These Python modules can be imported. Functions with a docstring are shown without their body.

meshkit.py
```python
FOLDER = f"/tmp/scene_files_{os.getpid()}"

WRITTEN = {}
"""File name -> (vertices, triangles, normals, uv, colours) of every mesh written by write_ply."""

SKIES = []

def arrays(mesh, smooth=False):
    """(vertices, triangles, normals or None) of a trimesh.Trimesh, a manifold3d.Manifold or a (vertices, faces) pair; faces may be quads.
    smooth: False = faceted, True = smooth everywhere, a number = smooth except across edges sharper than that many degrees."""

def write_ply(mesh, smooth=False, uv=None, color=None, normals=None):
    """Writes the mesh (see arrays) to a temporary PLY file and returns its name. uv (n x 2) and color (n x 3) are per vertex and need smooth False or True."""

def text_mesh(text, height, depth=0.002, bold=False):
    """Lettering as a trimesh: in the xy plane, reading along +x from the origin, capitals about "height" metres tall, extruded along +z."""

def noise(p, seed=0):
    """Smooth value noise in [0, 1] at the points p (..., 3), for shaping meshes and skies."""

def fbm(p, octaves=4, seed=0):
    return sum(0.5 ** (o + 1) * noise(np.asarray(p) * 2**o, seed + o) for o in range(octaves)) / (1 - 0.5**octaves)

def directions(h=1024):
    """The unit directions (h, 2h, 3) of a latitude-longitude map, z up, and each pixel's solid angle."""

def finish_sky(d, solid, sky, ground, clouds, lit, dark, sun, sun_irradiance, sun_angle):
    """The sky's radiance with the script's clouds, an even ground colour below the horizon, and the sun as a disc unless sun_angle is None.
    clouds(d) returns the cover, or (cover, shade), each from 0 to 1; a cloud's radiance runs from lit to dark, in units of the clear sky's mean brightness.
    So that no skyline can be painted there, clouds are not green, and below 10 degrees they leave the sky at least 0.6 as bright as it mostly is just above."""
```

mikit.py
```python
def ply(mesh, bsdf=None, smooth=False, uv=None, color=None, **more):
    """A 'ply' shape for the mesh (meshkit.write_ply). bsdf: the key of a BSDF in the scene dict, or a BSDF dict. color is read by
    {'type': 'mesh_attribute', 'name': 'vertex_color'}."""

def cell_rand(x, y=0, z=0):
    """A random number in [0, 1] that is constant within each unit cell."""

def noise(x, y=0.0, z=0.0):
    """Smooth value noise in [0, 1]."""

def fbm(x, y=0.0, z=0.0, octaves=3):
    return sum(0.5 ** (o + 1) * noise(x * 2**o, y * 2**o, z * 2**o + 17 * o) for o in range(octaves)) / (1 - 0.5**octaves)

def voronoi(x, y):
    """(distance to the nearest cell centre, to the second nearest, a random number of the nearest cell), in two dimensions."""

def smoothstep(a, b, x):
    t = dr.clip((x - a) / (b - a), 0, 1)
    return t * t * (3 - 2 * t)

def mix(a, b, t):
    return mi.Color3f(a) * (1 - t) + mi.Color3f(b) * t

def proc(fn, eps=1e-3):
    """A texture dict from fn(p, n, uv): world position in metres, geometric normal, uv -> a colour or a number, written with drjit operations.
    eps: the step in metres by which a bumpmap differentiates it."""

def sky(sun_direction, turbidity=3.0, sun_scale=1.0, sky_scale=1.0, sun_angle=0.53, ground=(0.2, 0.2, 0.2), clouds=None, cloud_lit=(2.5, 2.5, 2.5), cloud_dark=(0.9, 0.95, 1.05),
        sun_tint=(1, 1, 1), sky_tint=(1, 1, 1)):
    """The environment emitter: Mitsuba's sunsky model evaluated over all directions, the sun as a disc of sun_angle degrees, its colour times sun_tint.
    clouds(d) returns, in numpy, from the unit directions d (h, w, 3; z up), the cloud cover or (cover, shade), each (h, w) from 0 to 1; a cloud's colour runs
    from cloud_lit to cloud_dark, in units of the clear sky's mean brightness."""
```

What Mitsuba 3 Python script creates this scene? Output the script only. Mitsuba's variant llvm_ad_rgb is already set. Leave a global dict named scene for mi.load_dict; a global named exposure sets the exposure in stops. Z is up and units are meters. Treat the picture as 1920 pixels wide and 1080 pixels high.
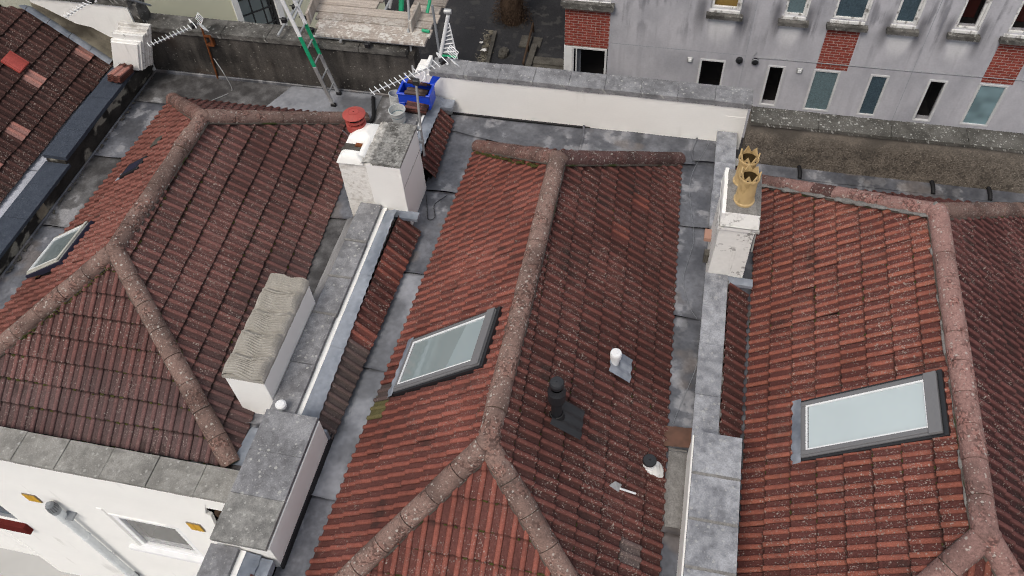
import math, random
import numpy as np, trimesh, drjit as dr, mitsuba as mi, mikit, meshkit
from mikit import noise, fbm, voronoi, cell_rand, smoothstep, mix, proc
T = mi.ScalarTransform4f
rng = np.random.default_rng(7); random.seed(7)
scene, labels = {}, {}

# ---------------------------------------------------------------- camera, sky, exposure
YAW, PIT, ROL, EYE = -0.25361662, 0.90655, -0.06047116, np.array([0, 0, 10.0])
FWD = np.array([math.sin(YAW)*math.cos(PIT), math.cos(YAW)*math.cos(PIT), -math.sin(PIT)])
_r0 = np.array([math.cos(YAW), -math.sin(YAW), 0]); _u0 = np.cross(_r0, FWD)
UPV = -math.sin(ROL)*_r0 + math.cos(ROL)*_u0
scene['camera'] = {'type': 'perspective', 'fov': 63.79, 'fov_axis': 'x', 'near_clip': 0.1, 'far_clip': 400.0,
                   'to_world': T().look_at(origin=EYE.tolist(), target=(EYE + FWD).tolist(), up=UPV.tolist())}
SUN = (-0.24, -0.54, 0.81)
scene['sky'] = mikit.sky(SUN, turbidity=3, sun_scale=0.55, sun_angle=27, sky_scale=1.0, clouds=lambda d: 1.0,
                         cloud_lit=(2.05, 2.13, 2.30), cloud_dark=(0.9, 0.95, 1.05), ground=(0.12, 0.12, 0.12), sun_tint=(0.88, 0.96, 1.10))
exposure = 1.78

# ---------------------------------------------------------------- bookkeeping
taken = {}
def number(name):
    k = taken.get(name, 0); taken[name] = k + 1
    return name if k == 0 else f'{name}_{k:03d}'
def thing(name, label, cat, group=None, kind=None):
    key = number(name); labels[key] = {'label': label, 'category': cat}
    if group: labels[key]['group'] = group
    labels[key]['kind'] = kind or 'thing'
    return key
def put(parent, name, mesh, mat, smooth=False, uv=None, label=None, kind=None):
    key = number(f'{parent}__{name}') if name else parent
    if hasattr(mesh, 'build'): mesh = mesh.build()
    scene[key] = mikit.ply(mesh, mat, smooth=smooth, uv=uv)
    if label: labels.setdefault(key, {})['label'] = label
    if kind: labels.setdefault(key, {})['kind'] = kind
    return key
def empty(parent, name): return number(f'{parent}__{name}')

# ---------------------------------------------------------------- meshes
def V(*a): return np.array(a, float)
def unit(v): v = np.asarray(v, float); return v/np.linalg.norm(v)
class MB:
    """collects pieces of one mesh"""
    def __init__(s): s.v, s.f, s.n = [], [], 0
    def add(s, m):
        v, f = (np.asarray(m.vertices), np.asarray(m.faces)) if hasattr(m, 'vertices') else m
        s.v.append(np.asarray(v, float)); s.f.append(np.asarray(f, int) + s.n); s.n += len(v); return s
    def box(s, *a, **k): return s.add(box(*a, **k))
    def tube(s, *a, **k): return s.add(tube(*a, **k))
    def build(s): return trimesh.Trimesh(np.vstack(s.v), np.vstack(s.f), process=False)
def tri(v, f):
    f = np.asarray(f, int)
    if f.shape[1] == 4: f = np.vstack([f[:, [0, 1, 2]], f[:, [0, 2, 3]]])
    return trimesh.Trimesh(np.asarray(v, float), f, process=False)
BOXF = np.array([[0, 1, 3, 2], [4, 6, 7, 5], [0, 4, 5, 1], [2, 3, 7, 6], [0, 2, 6, 4], [1, 5, 7, 3]])
def box(x0, x1, y0, y1, z0, z1, b=0.0):
    lo, hi = np.minimum([x0, y0, z0], [x1, y1, z1]), np.maximum([x0, y0, z0], [x1, y1, z1])
    if b <= 0:
        v = np.array([[(lo, hi)[i][0], (lo, hi)[j][1], (lo, hi)[k][2]] for i in (0, 1) for j in (0, 1) for k in (0, 1)])
        return tri(v, BOXF)
    b = min(b, 0.45*float((hi-lo).min())); pts = []
    for i in (0, 1):
        for j in (0, 1):
            for k in (0, 1):
                c = np.where([i, j, k], hi, lo); d = np.where([i, j, k], -b, b)
                pts += [c + d*m for m in ((0, 1, 1), (1, 0, 1), (1, 1, 0))]
    h = trimesh.Trimesh(pts, process=False).convex_hull
    return h
def rough(x0, x1, y0, y1, z0, z1, res=0.06, amp=0.004, freq=9, b=0.0, seed=0, edge=0.006):
    """a stone: a box with a grid on each face, worn and slightly uneven; every face has edges of its own"""
    lo, hi = V(min(x0, x1), min(y0, y1), min(z0, z1)), V(max(x0, x1), max(y0, y1), max(z0, z1))
    mb = MB()
    for ax in range(3):
        a, c = [(1, 2), (2, 0), (0, 1)][ax]
        na, nc = (int(max(1, min(40, round((hi[i]-lo[i])/res)))) for i in (a, c))
        ga, gc = np.meshgrid(np.linspace(lo[a], hi[a], na+1), np.linspace(lo[c], hi[c], nc+1), indexing='ij')
        for side in (0, 1):
            p = np.zeros((ga.size, 3)); p[:, a], p[:, c], p[:, ax] = ga.ravel(), gc.ravel(), (lo, hi)[side][ax]
            i, j = np.meshgrid(np.arange(na), np.arange(nc), indexing='ij'); q = (i*(nc+1)+j).ravel()
            f = np.stack([q, q+nc+1, q+nc+2, q+1], 1)
            if side == 0: f = f[:, ::-1]
            mb.add(tri(p, f))
    m = mb.build(); v = m.vertices
    d = np.stack([meshkit.fbm(v*freq + 31*k + seed*7.7, 3, seed) for k in range(3)], 1) - 0.5
    # edges wear back a little, unevenly
    near = [np.minimum(v[:, k]-lo[k], hi[k]-v[:, k]) < 1e-6 for k in range(3)]
    on = (near[0].astype(int)+near[1]+near[2]) >= 2
    ctr = (lo+hi)/2; wear = (meshkit.noise(v*23+seed)**2)[:, None]*edge*on[:, None]
    m.vertices = v + 2*amp*d + np.clip(ctr - v, -1, 1)*wear
    return m
def frame(a, hint=(0, 0, 1)):
    a = unit(a); h = np.asarray(hint, float)
    if abs(a @ h) > 0.97: h = V(1, 0, 0)
    w = unit(h - (h @ a)*a); return a, np.cross(w, a), w
def tube(pts, r, n=8, cap=True):
    p = np.asarray(pts, float); R = np.broadcast_to(r, (len(p),)).astype(float)
    t = np.gradient(p, axis=0) if len(p) > 2 else np.repeat([p[1]-p[0]], 2, 0)
    ang = np.arange(n)*2*np.pi/n; v = []; _, b0, w0 = frame(t[0])
    for k in range(len(p)):
        a = unit(t[k]); w0 = unit(w0 - (w0 @ a)*a); b0 = np.cross(w0, a)
        v.append(p[k] + R[k]*(np.cos(ang)[:, None]*b0 + np.sin(ang)[:, None]*w0))
    v = np.vstack(v); f = [[k*n+i, k*n+(i+1) % n, (k+1)*n+(i+1) % n, (k+1)*n+i] for k in range(len(p)-1) for i in range(n)]
    f = np.array(f)[:, ::-1]; f = np.vstack([f[:, [0, 1, 2]], f[:, [0, 2, 3]]])
    if cap:
        m = len(v); L = (len(p)-1)*n
        v = np.vstack([v, v[:n], v[L:L+n], [p[0]], [p[-1]]])
        c = [[m+i, m+(i+1) % n, m+2*n] for i in range(n)] + [[m+n+(i+1) % n, m+n+i, m+2*n+1] for i in range(n)]
        f = np.vstack([f, c])
    return trimesh.Trimesh(v, f, process=False)
def curve(pts, k=8):
    p = np.asarray(pts, float); q = np.vstack([2*p[0]-p[1], p, 2*p[-1]-p[-2]]); out = []
    for i in range(1, len(q)-2):
        for t in np.linspace(0, 1, k, endpoint=False):
            a, b, c, d = q[i-1:i+3]
            out.append(0.5*((2*b)+(c-a)*t+(2*a-5*b+4*c-d)*t*t+(3*b-a-3*c+d)*t**3))
    return np.array(out+[p[-1]])
def lathe(prof, n=24, centre=(0, 0, 0)):
    """profile of (r, z) pairs turned about z; sharp corners are where a point is doubled"""
    ang = np.arange(n)*2*np.pi/n; prof = np.asarray(prof, float)
    v = np.vstack([np.stack([r*np.cos(ang), r*np.sin(ang), np.full(n, z)], 1) for r, z in prof]) + np.asarray(centre)
    f = [[k*n+i, k*n+(i+1) % n, (k+1)*n+(i+1) % n, (k+1)*n+i] for k in range(len(prof)-1) for i in range(n)
         if np.abs(prof[k]-prof[k+1]).max() > 1e-9]
    return tri(v, f)
def moved(m, O, ex, ey, ez):
    m = m.copy(); m.vertices = np.asarray(O) + m.vertices @ np.stack([ex, ey, ez]); return m
def grid(nu, nv, fn):
    u, v = np.meshgrid(np.linspace(0, 1, nu+1), np.linspace(0, 1, nv+1), indexing='ij')
    p = fn(u.ravel(), v.ravel()); i, j = np.meshgrid(np.arange(nu), np.arange(nv), indexing='ij'); q = (i*(nv+1)+j).ravel()
    return tri(p, np.stack([q, q+nv+1, q+nv+2, q+1], 1))
def poly_plate(outer, holes, O, ex, ey, ez, depth):
    import shapely
    g = shapely.Polygon(outer, holes)
    m = trimesh.creation.extrude_polygon(g, depth, engine='earcut')
    return moved(m, O, ex, ey, ez)
def project(p):
    d = np.asarray(p) - EYE; z = d @ FWD; rr = np.cross(FWD, UPV)
    return 960 + 1542.69*(d @ rr)/z, 540 - 1542.69*(d @ UPV)/z
def in_view(p, m=120):
    x, y = project(p); return -m < x < 1920+m and -m < y < 1080+m

# ---------------------------------------------------------------- materials
def C(r, g, b): return mi.Color3f(r, g, b)
def matte(key, fn):
    scene[key] = {'type': 'twosided', 'm': {'type': 'diffuse', 'reflectance': proc(fn)}}
def shiny(key, fn, rough=0.45, spec=0.5, metal=0.0, bump=None, bscale=1.0, eps=2e-3):
    col = proc(fn) if callable(fn) else {'type': 'rgb', 'value': list(fn)}
    b = {'type': 'principled', 'base_color': col, 'roughness': proc(rough) if callable(rough) else rough, 'specular': spec, 'metallic': metal}
    if bump: b = {'type': 'bumpmap', 'arbitrary': proc(bump, eps), 'scale': bscale, 'b': b}
    scene[key] = {'type': 'twosided', 'm': b}
def plain(key, rgb): scene[key] = {'type': 'twosided', 'm': {'type': 'diffuse', 'reflectance': {'type': 'rgb', 'value': list(rgb)}}}
def pick(i, table):
    out = C(*table[0])
    for k in range(1, len(table)): out = dr.select(i > k-0.5, C(*table[k]), out)
    return out
def lichen(p, scale, thr, size=0.3, xy=None):
    x, y = (p.x*scale + p.z*scale*0.6, p.y*scale + p.z*scale*0.37) if xy is None else (xy[0]*scale, xy[1]*scale)
    d, _, c = voronoi(x, y)
    r = size*(0.45 + 0.9*cell_rand(c*9173.0))
    return (1 - smoothstep(r*0.7, r*1.15, d + 0.18*(noise(x*4, y*4)-0.5)))*smoothstep(thr, thr+0.01, c)

# tile kinds: 0 dark brown, 1 pink red, 2 brown grey, 3 warm red, 4 dark maroon with the right slope's shade painted in, 5 red with orange rolls, 6 purple red with right-slope shade mixed into the colour, 7 new bright tile, 8 grey weathered, 9 pale patch, 10 mossy
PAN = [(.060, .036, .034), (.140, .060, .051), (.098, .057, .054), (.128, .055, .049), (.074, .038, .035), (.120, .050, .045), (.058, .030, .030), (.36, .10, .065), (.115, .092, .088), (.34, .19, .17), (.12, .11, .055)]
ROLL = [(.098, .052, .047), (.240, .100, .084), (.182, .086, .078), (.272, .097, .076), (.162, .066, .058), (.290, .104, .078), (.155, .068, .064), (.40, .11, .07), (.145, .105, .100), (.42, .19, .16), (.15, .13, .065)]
SPOT = [0.92, 0.95, 0.90, 0.93, 0.88, 0.80, 0.90, 2.0, 0.95, 2.0, 2.0]
def f_tile(p, n, uv):
    var = dr.floor(uv.x); u = uv.x - var; iid = dr.floor(uv.y); v = uv.y - iid
    r1, r2, r3 = cell_rand(iid, 3), cell_rand(iid, 5), cell_rand(iid, 9)
    t2 = u*2; which = dr.floor(t2); t = t2 - which
    roll = smoothstep(.50, .62, t)*(1 - smoothstep(.955, .995, t))
    gr = fbm(p.x*75, p.y*75, p.z*75, 2); md = fbm(p.x*8, p.y*8, p.z*8, 3); bg = fbm(p.x*1.1+5, p.y*1.1, p.z*1.1, 2)
    pan, rol = pick(var, PAN), pick(var, ROLL)
    hot = dr.select((dr.abs(var-5) < .5) & (which > .5) & (r2 > .35), .20 + .50*md, 0.0)
    rol = mix(rol, C(.34, .130, .090), hot)
    grime = dr.clip(smoothstep(.30, .75, md*.7 + gr*.3)*0.75, 0, 1)
    worn = dr.select(dr.abs(var-2) < .5, smoothstep(1.00, .05, p.z + (p.y-4.6)*.16 + .5*(bg-.5) + .25*(r1-.5))*.85, 0.)
    pan, rol = mix(pan, C(.122, .086, .086), worn), mix(rol, C(.168, .100, .098), worn)
    col = mix(pan, rol, dr.clip(roll*(1.15 - grime*0.9), 0, 1))
    col = mix(col, rol*.8, (1-roll)*smoothstep(.55, .8, bg)*.45)
    col *= (.56 + .66*gr)*(.90 + .20*r1)*(.75 + .5*bg)
    thr = pick(var, [(s, s, s) for s in SPOT]).x
    patch = smoothstep(.3, .65, bg*.5+md*.5)
    q = (u*.292 + r1*50, v*.415 + r2*50)
    tt = thr + .30*(.55-patch)
    s1 = lichen(p, 30., tt + .03, .25, q); s2 = lichen(p, 58., tt - .06, .34, q)*.75
    col = mix(col, C(.36, .31, .28)*(.65+.5*r3), dr.clip(s1 + s2, 0, 1)*(.50 + .35*gr))
    algae = smoothstep(.62, .80, fbm(p.x*3+9, p.y*3, p.z*3, 3))*dr.select(var < 6.5, 1.0, 0.0)
    col = mix(col, C(.030, .026, .025), algae*.55*(1 - .6*roll))
    edge = dr.maximum(1 - smoothstep(.0, .05, v), smoothstep(.69, .775, v + .05*(md-.5)))  # lap dirt, deepened by the course shadow painted into the colour
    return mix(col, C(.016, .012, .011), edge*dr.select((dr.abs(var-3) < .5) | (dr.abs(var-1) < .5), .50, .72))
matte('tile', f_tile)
RID = [(.205, .138, .120), (.200, .122, .107), (.275, .165, .150), (.115, .068, .064)]
def f_ridge(p, n, uv):
    var = dr.floor(uv.x); iid = dr.floor(uv.y)
    gr = fbm(p.x*70, p.y*70, p.z*70, 2); md = fbm(p.x*7, p.y*7, p.z*7, 3)
    x, y = p.x*44 + p.z*21, p.y*44 + p.z*17
    pit = smoothstep(.46, .64, noise(x, y, p.z*44))
    col = pick(var, RID)*(.62+.76*gr)*(.92+.16*cell_rand(iid, 4))
    col = mix(col, col*C(1.15, .84, .78), smoothstep(.5, .7, md)*.4)
    col = mix(col, C(.035, .028, .027), pit*smoothstep(.38, .68, md)*.62)
    sh = smoothstep(.45, .70, fbm(p.x*2.2+3, p.y*2.2, p.z*2.2, 3))
    col = mix(col, C(.045, .036, .034), sh*.45)
    q = ((uv.x-var)*.47 + 7*cell_rand(iid, 1), (uv.y-iid)*.43 + 7*cell_rand(iid, 2))
    s = lichen(p, 22., .88, .30, q) + lichen(p, 48., .87, .34, q)*.8
    return mix(col, C(.42, .39, .36), dr.clip(s, 0, 1)*.75)
matte('ridge', f_ridge)
def f_mortar(p, n, uv):
    g = fbm(p.x*30, p.y*30, p.z*30, 3)
    return mix(mix(C(.060, .050, .045), C(.155, .135, .118), g), C(.05, .06, .025), smoothstep(.58, .72, fbm(p.x*4, p.y*4, p.z*4, 2)))
matte('mortar', f_mortar)
def f_moss(p, n, uv): return mix(C(.030, .028, .012), C(.085, .085, .03), fbm(p.x*40, p.y*40, p.z*40, 2))
matte('moss', f_moss)
matte('earth', lambda p, n, uv: mix(C(.060, .045, .038), C(.20, .105, .078), fbm(p.x*7, p.y*7, p.z*7, 4)))
def f_lead(p, n, uv):
    a = fbm(p.x*1.6, p.y*1.6, p.z*1.6, 4); b = fbm(p.x*6+3, p.y*6, 2., 4); c = fbm(p.x*25, p.y*25, 0., 2)
    st = fbm(p.x*2.5+11, p.y*1.2, 1., 3)
    col = mix(C(.070, .074, .088), C(.152, .158, .180), smoothstep(.28, .72, a*.55 + b*.45))
    col = mix(col, C(.34, .34, .36), smoothstep(.52, .68, b)*smoothstep(.40, .58, st)*.5)
    col = mix(col, C(.045, .046, .052), smoothstep(.58, .78, st)*.6)
    col = mix(col, C(.15, .12, .10), smoothstep(.64, .76, fbm(p.x*1.9-7, p.y*1.9, 4., 3))*.45)
    return col*(.8 + .4*c)
shiny('lead', f_lead, rough=0.42, spec=0.45)
shiny('pale_lead', lambda p, n, uv: mix(C(.115, .12, .135), C(.255, .265, .295), smoothstep(.3, .7, fbm(p.x*2.2, p.y*2.2, 7., 4)))*(.85+.3*fbm(p.x*20, p.y*20, 0., 2)), rough=.5, spec=.4)
def f_felt(p, n, uv):
    a = fbm(p.x*1.4+2, p.y*1.4, 0., 4); b = fbm(p.x*7, p.y*7, 0., 3); c = fbm(p.x*60, p.y*60, 0., 2)
    col = mix(C(.045, .043, .044), C(.14, .138, .142), smoothstep(.3, .7, a*.6+b*.4))
    col = mix(col, C(.30, .30, .315), smoothstep(.58, .66, a)*smoothstep(.4, .6, b)*.7)
    return col*(.75+.5*c)
shiny('felt', f_felt, rough=0.6, spec=0.3)
def f_lead_new(p, n, uv):
    a = fbm(p.x*5, p.y*3, p.z*5, 3); c = fbm(p.x*22, p.y*22, p.z*22, 2)
    return mix(C(.13, .15, .185), C(.27, .295, .34), smoothstep(.25, .75, a))*(.85+.3*c)
shiny('lead_new', f_lead_new, rough=0.40, spec=0.5)
def f_grey_sheet(p, n, uv):
    c = fbm(p.x*60, p.y*60, 0., 2); a = fbm(p.x*2, p.y*2, 0., 3)
    return C(.36, .375, .43)*(.85+.3*a)*(.92+.16*c)
shiny('grey_sheet', f_grey_sheet, rough=0.6, spec=0.3)
def stone(lo, hi, spot=0.35, dark=.5, sc=1.0, lich=.90):
    def f(p, n, uv):
        a = fbm(p.x*3*sc, p.y*3*sc, p.z*3*sc, 4); b = fbm(p.x*14*sc, p.y*14*sc, p.z*14*sc, 3); c = fbm(p.x*80, p.y*80, p.z*80, 2)
        col = mix(C(*lo), C(*hi), smoothstep(.25, .75, a*.5+b*.5))*(.72+.56*c)
        col = mix(col, C(*lo)*.45, smoothstep(.58, .75, fbm(p.x*1.7+4, p.y*1.7, p.z*1.7, 3))*dark)
        s = lichen(p, 20., lich, .34) + lichen(p, 45., lich, .3)*.8
        return mix(col, C(.46, .46, .44), dr.clip(s, 0, 1)*spot)
    return f
matte('coping_grey', stone((.15, .15, .16), (.275, .277, .293), .6, .28))
matte('coping_warm', stone((.175, .170, .160), (.315, .308, .292), .55, .35))
matte('coping_speckle', stone((.06, .058, .055), (.30, .295, .285), .4, .3, 2.4, .8)); matte('speckled_cement', stone((.16, .155, .145), (.60, .58, .55), .4, .3, 2.2, .8))
matte('coping_streak', stone((.17, .175, .195), (.36, .37, .40), .4, .22, .9))
matte('coping_brown', stone((.055, .053, .048), (.125, .120, .110), .65, .4, 1., .84))
matte('coping_mix', stone((.15, .148, .145), (.30, .296, .285), .6))
matte('coping_dark', stone((.055, .053, .050), (.16, .155, .148), .5, .6))
matte('coping_slate', stone((.048, .057, .076), (.062, .073, .096), .05, .15, 3., .97))
def f_darkrender(p, n, uv):
    a = fbm(p.x*1.2, p.y*1.2, p.z*2, 4); st = fbm(p.x*9, p.y*9, p.z*1.1, 3); c = fbm(p.x*70, p.y*70, p.z*70, 2)
    col = mix(C(.034, .032, .031), C(.098, .090, .084), smoothstep(.3, .72, a*.5+st*.5))*(.6+.8*c)
    col = mix(col, C(.085, .058, .044), smoothstep(.55, .75, fbm(p.x*2+8, p.y, p.z*1.5, 3))*.3)
    s = lichen(V3(p.x, p.z*1.0, p.y), 26., .94, .3)
    return mix(col, C(.26, .25, .23), s*.7)
def V3(x, y, z): return mi.Point3f(x, y, z)
matte('dark_render', f_darkrender)
def f_pebble(p, n, uv):
    x, z = p.x, p.z*1.0
    d, d2, c = voronoi(x*46, z*46+p.y*20); a = fbm(x*1.5, z*2.2, p.y, 3); b = fbm(x*7, z*7, p.y*7, 3)
    col = mix(C(.070, .062, .054), C(.235, .204, .174), smoothstep(.1, .9, c*.45 + b*.55))
    col = mix(col*.80, col, smoothstep(.05, .32, d2-d))
    col = mix(col, C(.50, .46, .40), dr.select(c > .985, 1.0, 0.0)*(1-smoothstep(.2, .34, d))*.8)
    up = smoothstep(.45, .95, p.z + .35*(a-.5))
    col = mix(col, C(.24, .213, .184)*(.8+.4*b), up*.75)
    return mix(col, C(.045, .043, .041), smoothstep(.50, .72, a)*.55)
matte('pebbledash', f_pebble)
def f_white(p, n, uv):
    a = fbm(p.x*1.1, p.y*1.1, p.z*2.0, 4); st = fbm(p.x*11, p.y*11, p.z*.9, 3); c = fbm(p.x*50, p.y*50, p.z*50, 2)
    col = C(.87, .865, .85)*(.94+.08*a)*(.975+.05*c)
    return mix(col, C(.55, .54, .51), smoothstep(.60, .85, st*.6+a*.4)*.55)
matte('white_paint', f_white)
def f_white_rough(p, n, uv):
    a = fbm(p.x*3, p.y*3, p.z*3, 4); b = fbm(p.x*16, p.y*16, p.z*16, 3); c = fbm(p.x*60, p.y*60, p.z*60, 2)
    col = mix(C(.58, .555, .52), C(.80, .785, .76), smoothstep(.2, .6, b))*(.86+.26*c)
    return mix(col, C(.33, .31, .28), smoothstep(.60, .80, a)*.6)
matte('white_rough', f_white_rough)
def f_white_worn(p, n, uv):
    a = fbm(p.x*3.5, p.y*3.5, p.z*3.5, 4); b = fbm(p.x*22, p.y*22, p.z*22, 3); st = fbm(p.x*13, p.y*13, p.z*1.6, 3)
    col = C(.78, .775, .76)*(.9+.16*b)
    col = mix(col, C(.20, .195, .185), smoothstep(.54, .66, b)*smoothstep(.44, .62, a)*.8)
    return mix(col, C(.30, .29, .27), smoothstep(.62, .80, st)*.5)
matte('white_worn', f_white_worn)
def f_mudband(p, n, uv):
    a = fbm(p.x*2, p.y*2, p.z*2, 4); c = fbm(p.x*50, p.y*50, p.z*50, 2)
    return mix(C(.070, .062, .050), C(.26, .235, .185), smoothstep(.35, .65, a))*(.8+.4*c)
matte('mud_render', f_mudband)
def f_wallside(p, n, uv):
    a = fbm(p.x*2, p.y*2.3, p.z*3, 4); b = fbm(p.x*9, p.y*6, p.z*6, 3); c = fbm(p.x*50, p.y*50, p.z*50, 2)
    col = mix(C(.020, .020, .020), C(.058, .054, .050), b)
    return mix(col, C(.30, .29, .25), smoothstep(.50, .57, a)*smoothstep(.33, .50, b)*.75)*(.75+.5*c)
matte('mouldy_wall', f_wallside)
SILLS = [(1.0, .42), (2.62, .30), (3.86, .46), (5.12, .31), (6.45, .31), (7.9, .6)]
def f_apart(p, n, uv):
    a = fbm(p.x*.8, p.z*.9, 0., 4); b = fbm(p.x*3.5, p.z*2.0, 2., 4); st = fbm(p.x*10, p.z*.8, 5., 3); c = fbm(p.x*40, p.z*40, 0., 2)
    col = mix(C(.345, .347, .385), C(.49, .487, .53), smoothstep(.22, .72, a*.55+b*.45))
    band = smoothstep(-2.75, -1.9, p.z)
    col = mix(col, C(.17, .172, .20), smoothstep(.50, .72, b*.5+st*.5)*(.18+.55*band))
    for x, h in SILLS[:1] + SILLS[1:2] + SILLS[3:5]:
        dx = dr.abs(p.x - x); low = smoothstep(-2.75, -1.95, p.z)
        clean = (1 - smoothstep(h*.55, h*1.0, dx + .12*(b-.5) + (1-low)*.12))*low*dr.select(p.z < -1.6, 1., 0.)
        sooty = smoothstep(h*.8, h*1.15, dx)*(1-smoothstep(h*1.2, h*1.9 + .2*(st-.5), dx))*smoothstep(-2.6, -1.75, p.z)*(1-smoothstep(-1.55, -1.15, p.z))
        col = mix(col, C(.70, .70, .73), clean*.9)
        col = mix(col, C(.10, .10, .115), sooty*.72)
    return col*(.93+.14*c)
matte('apartment_render', f_apart)
def f_brick(p, n, uv):
    i = cell_rand(dr.floor(p.x/.1127), dr.floor(p.z/.0745)); c = fbm(p.x*50, p.z*50, p.y*50, 3)
    return mix(C(.17, .040, .033), C(.31, .075, .058), i*.6+c*.4)*(.75+.5*c)
matte('brick', f_brick)
def f_brickjoint(p, n, uv): return C(.42, .33, .30)*(.7+.6*fbm(p.x*30, p.z*30, 0., 2))
matte('brick_mortar', f_brickjoint)
def f_cream(p, n, uv): return C(.68, .68, .54)*(.92+.14*fbm(p.x*1.2, p.y*1.2, p.z*1.2, 4))
matte('cream_render', f_cream)
def f_asphalt(p, n, uv):
    a = fbm(p.x*.7, p.y*.7, 0., 4); b = fbm(p.x*5, p.y*5, 0., 3); c = fbm(p.x*60, p.y*60, 0., 2)
    col = mix(C(.020, .020, .022), C(.050, .050, .054), a)*(.7+.6*c)
    return mix(col, C(.085, .082, .078), smoothstep(.62, .74, b)*.4)
matte('asphalt', f_asphalt)
def f_bark(p, n, uv): return mix(C(.020, .013, .010), C(.105, .072, .052), fbm(p.x*9, p.y*9, p.z*3, 4))
matte('bark', f_bark)
def f_concrete(p, n, uv): return mix(C(.045, .042, .038), C(.13, .122, .108), fbm(p.x*5, p.y*5, p.z*5, 4))*(.7+.6*fbm(p.x*50, p.y*50, 0., 2))
matte('old_concrete', f_concrete)
def f_board(p, n, uv):
    g = fbm(p.x*2.5, p.y*60, p.z*60, 3); k = fbm(p.x*1.5, p.y*9, 0., 3); c = fbm(p.x*60, p.y*60, 0., 2)
    i = cell_rand(dr.floor((p.y-11.7)/.235))
    col = mix(C(.24, .20, .175), C(.42, .375, .335), g)*(.75+.5*i)*(.85+.3*c)
    w = smoothstep(.47, .60, fbm(p.x*26, p.y*30, 3., 3)*.6 + .4*fbm(p.x*5, p.y*6, 1., 2))*smoothstep(12.7, 11.7, p.y)
    return mix(col, C(.66, .65, .62), w*.75)
matte('board', f_board)
def f_terra(p, n, uv): return mix(C(.40, .275, .125), C(.51, .375, .195), fbm(p.x*9, p.y*9, p.z*9, 3))*mix(C(.75, .72, .66), C(1.05, 1.05, 1.05), smoothstep(.25, .5, fbm(p.x*14, p.y*14, p.z*5, 4)))
shiny('buff_clay', f_terra, rough=.55, spec=.35)
def f_cementtop(p, n, uv): return mix(C(.12, .115, .11), C(.27, .262, .255), fbm(p.x*8, p.y*8, p.z*8, 4))*(.6+.8*fbm(p.x*70, p.y*70, p.z*70, 2))
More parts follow.
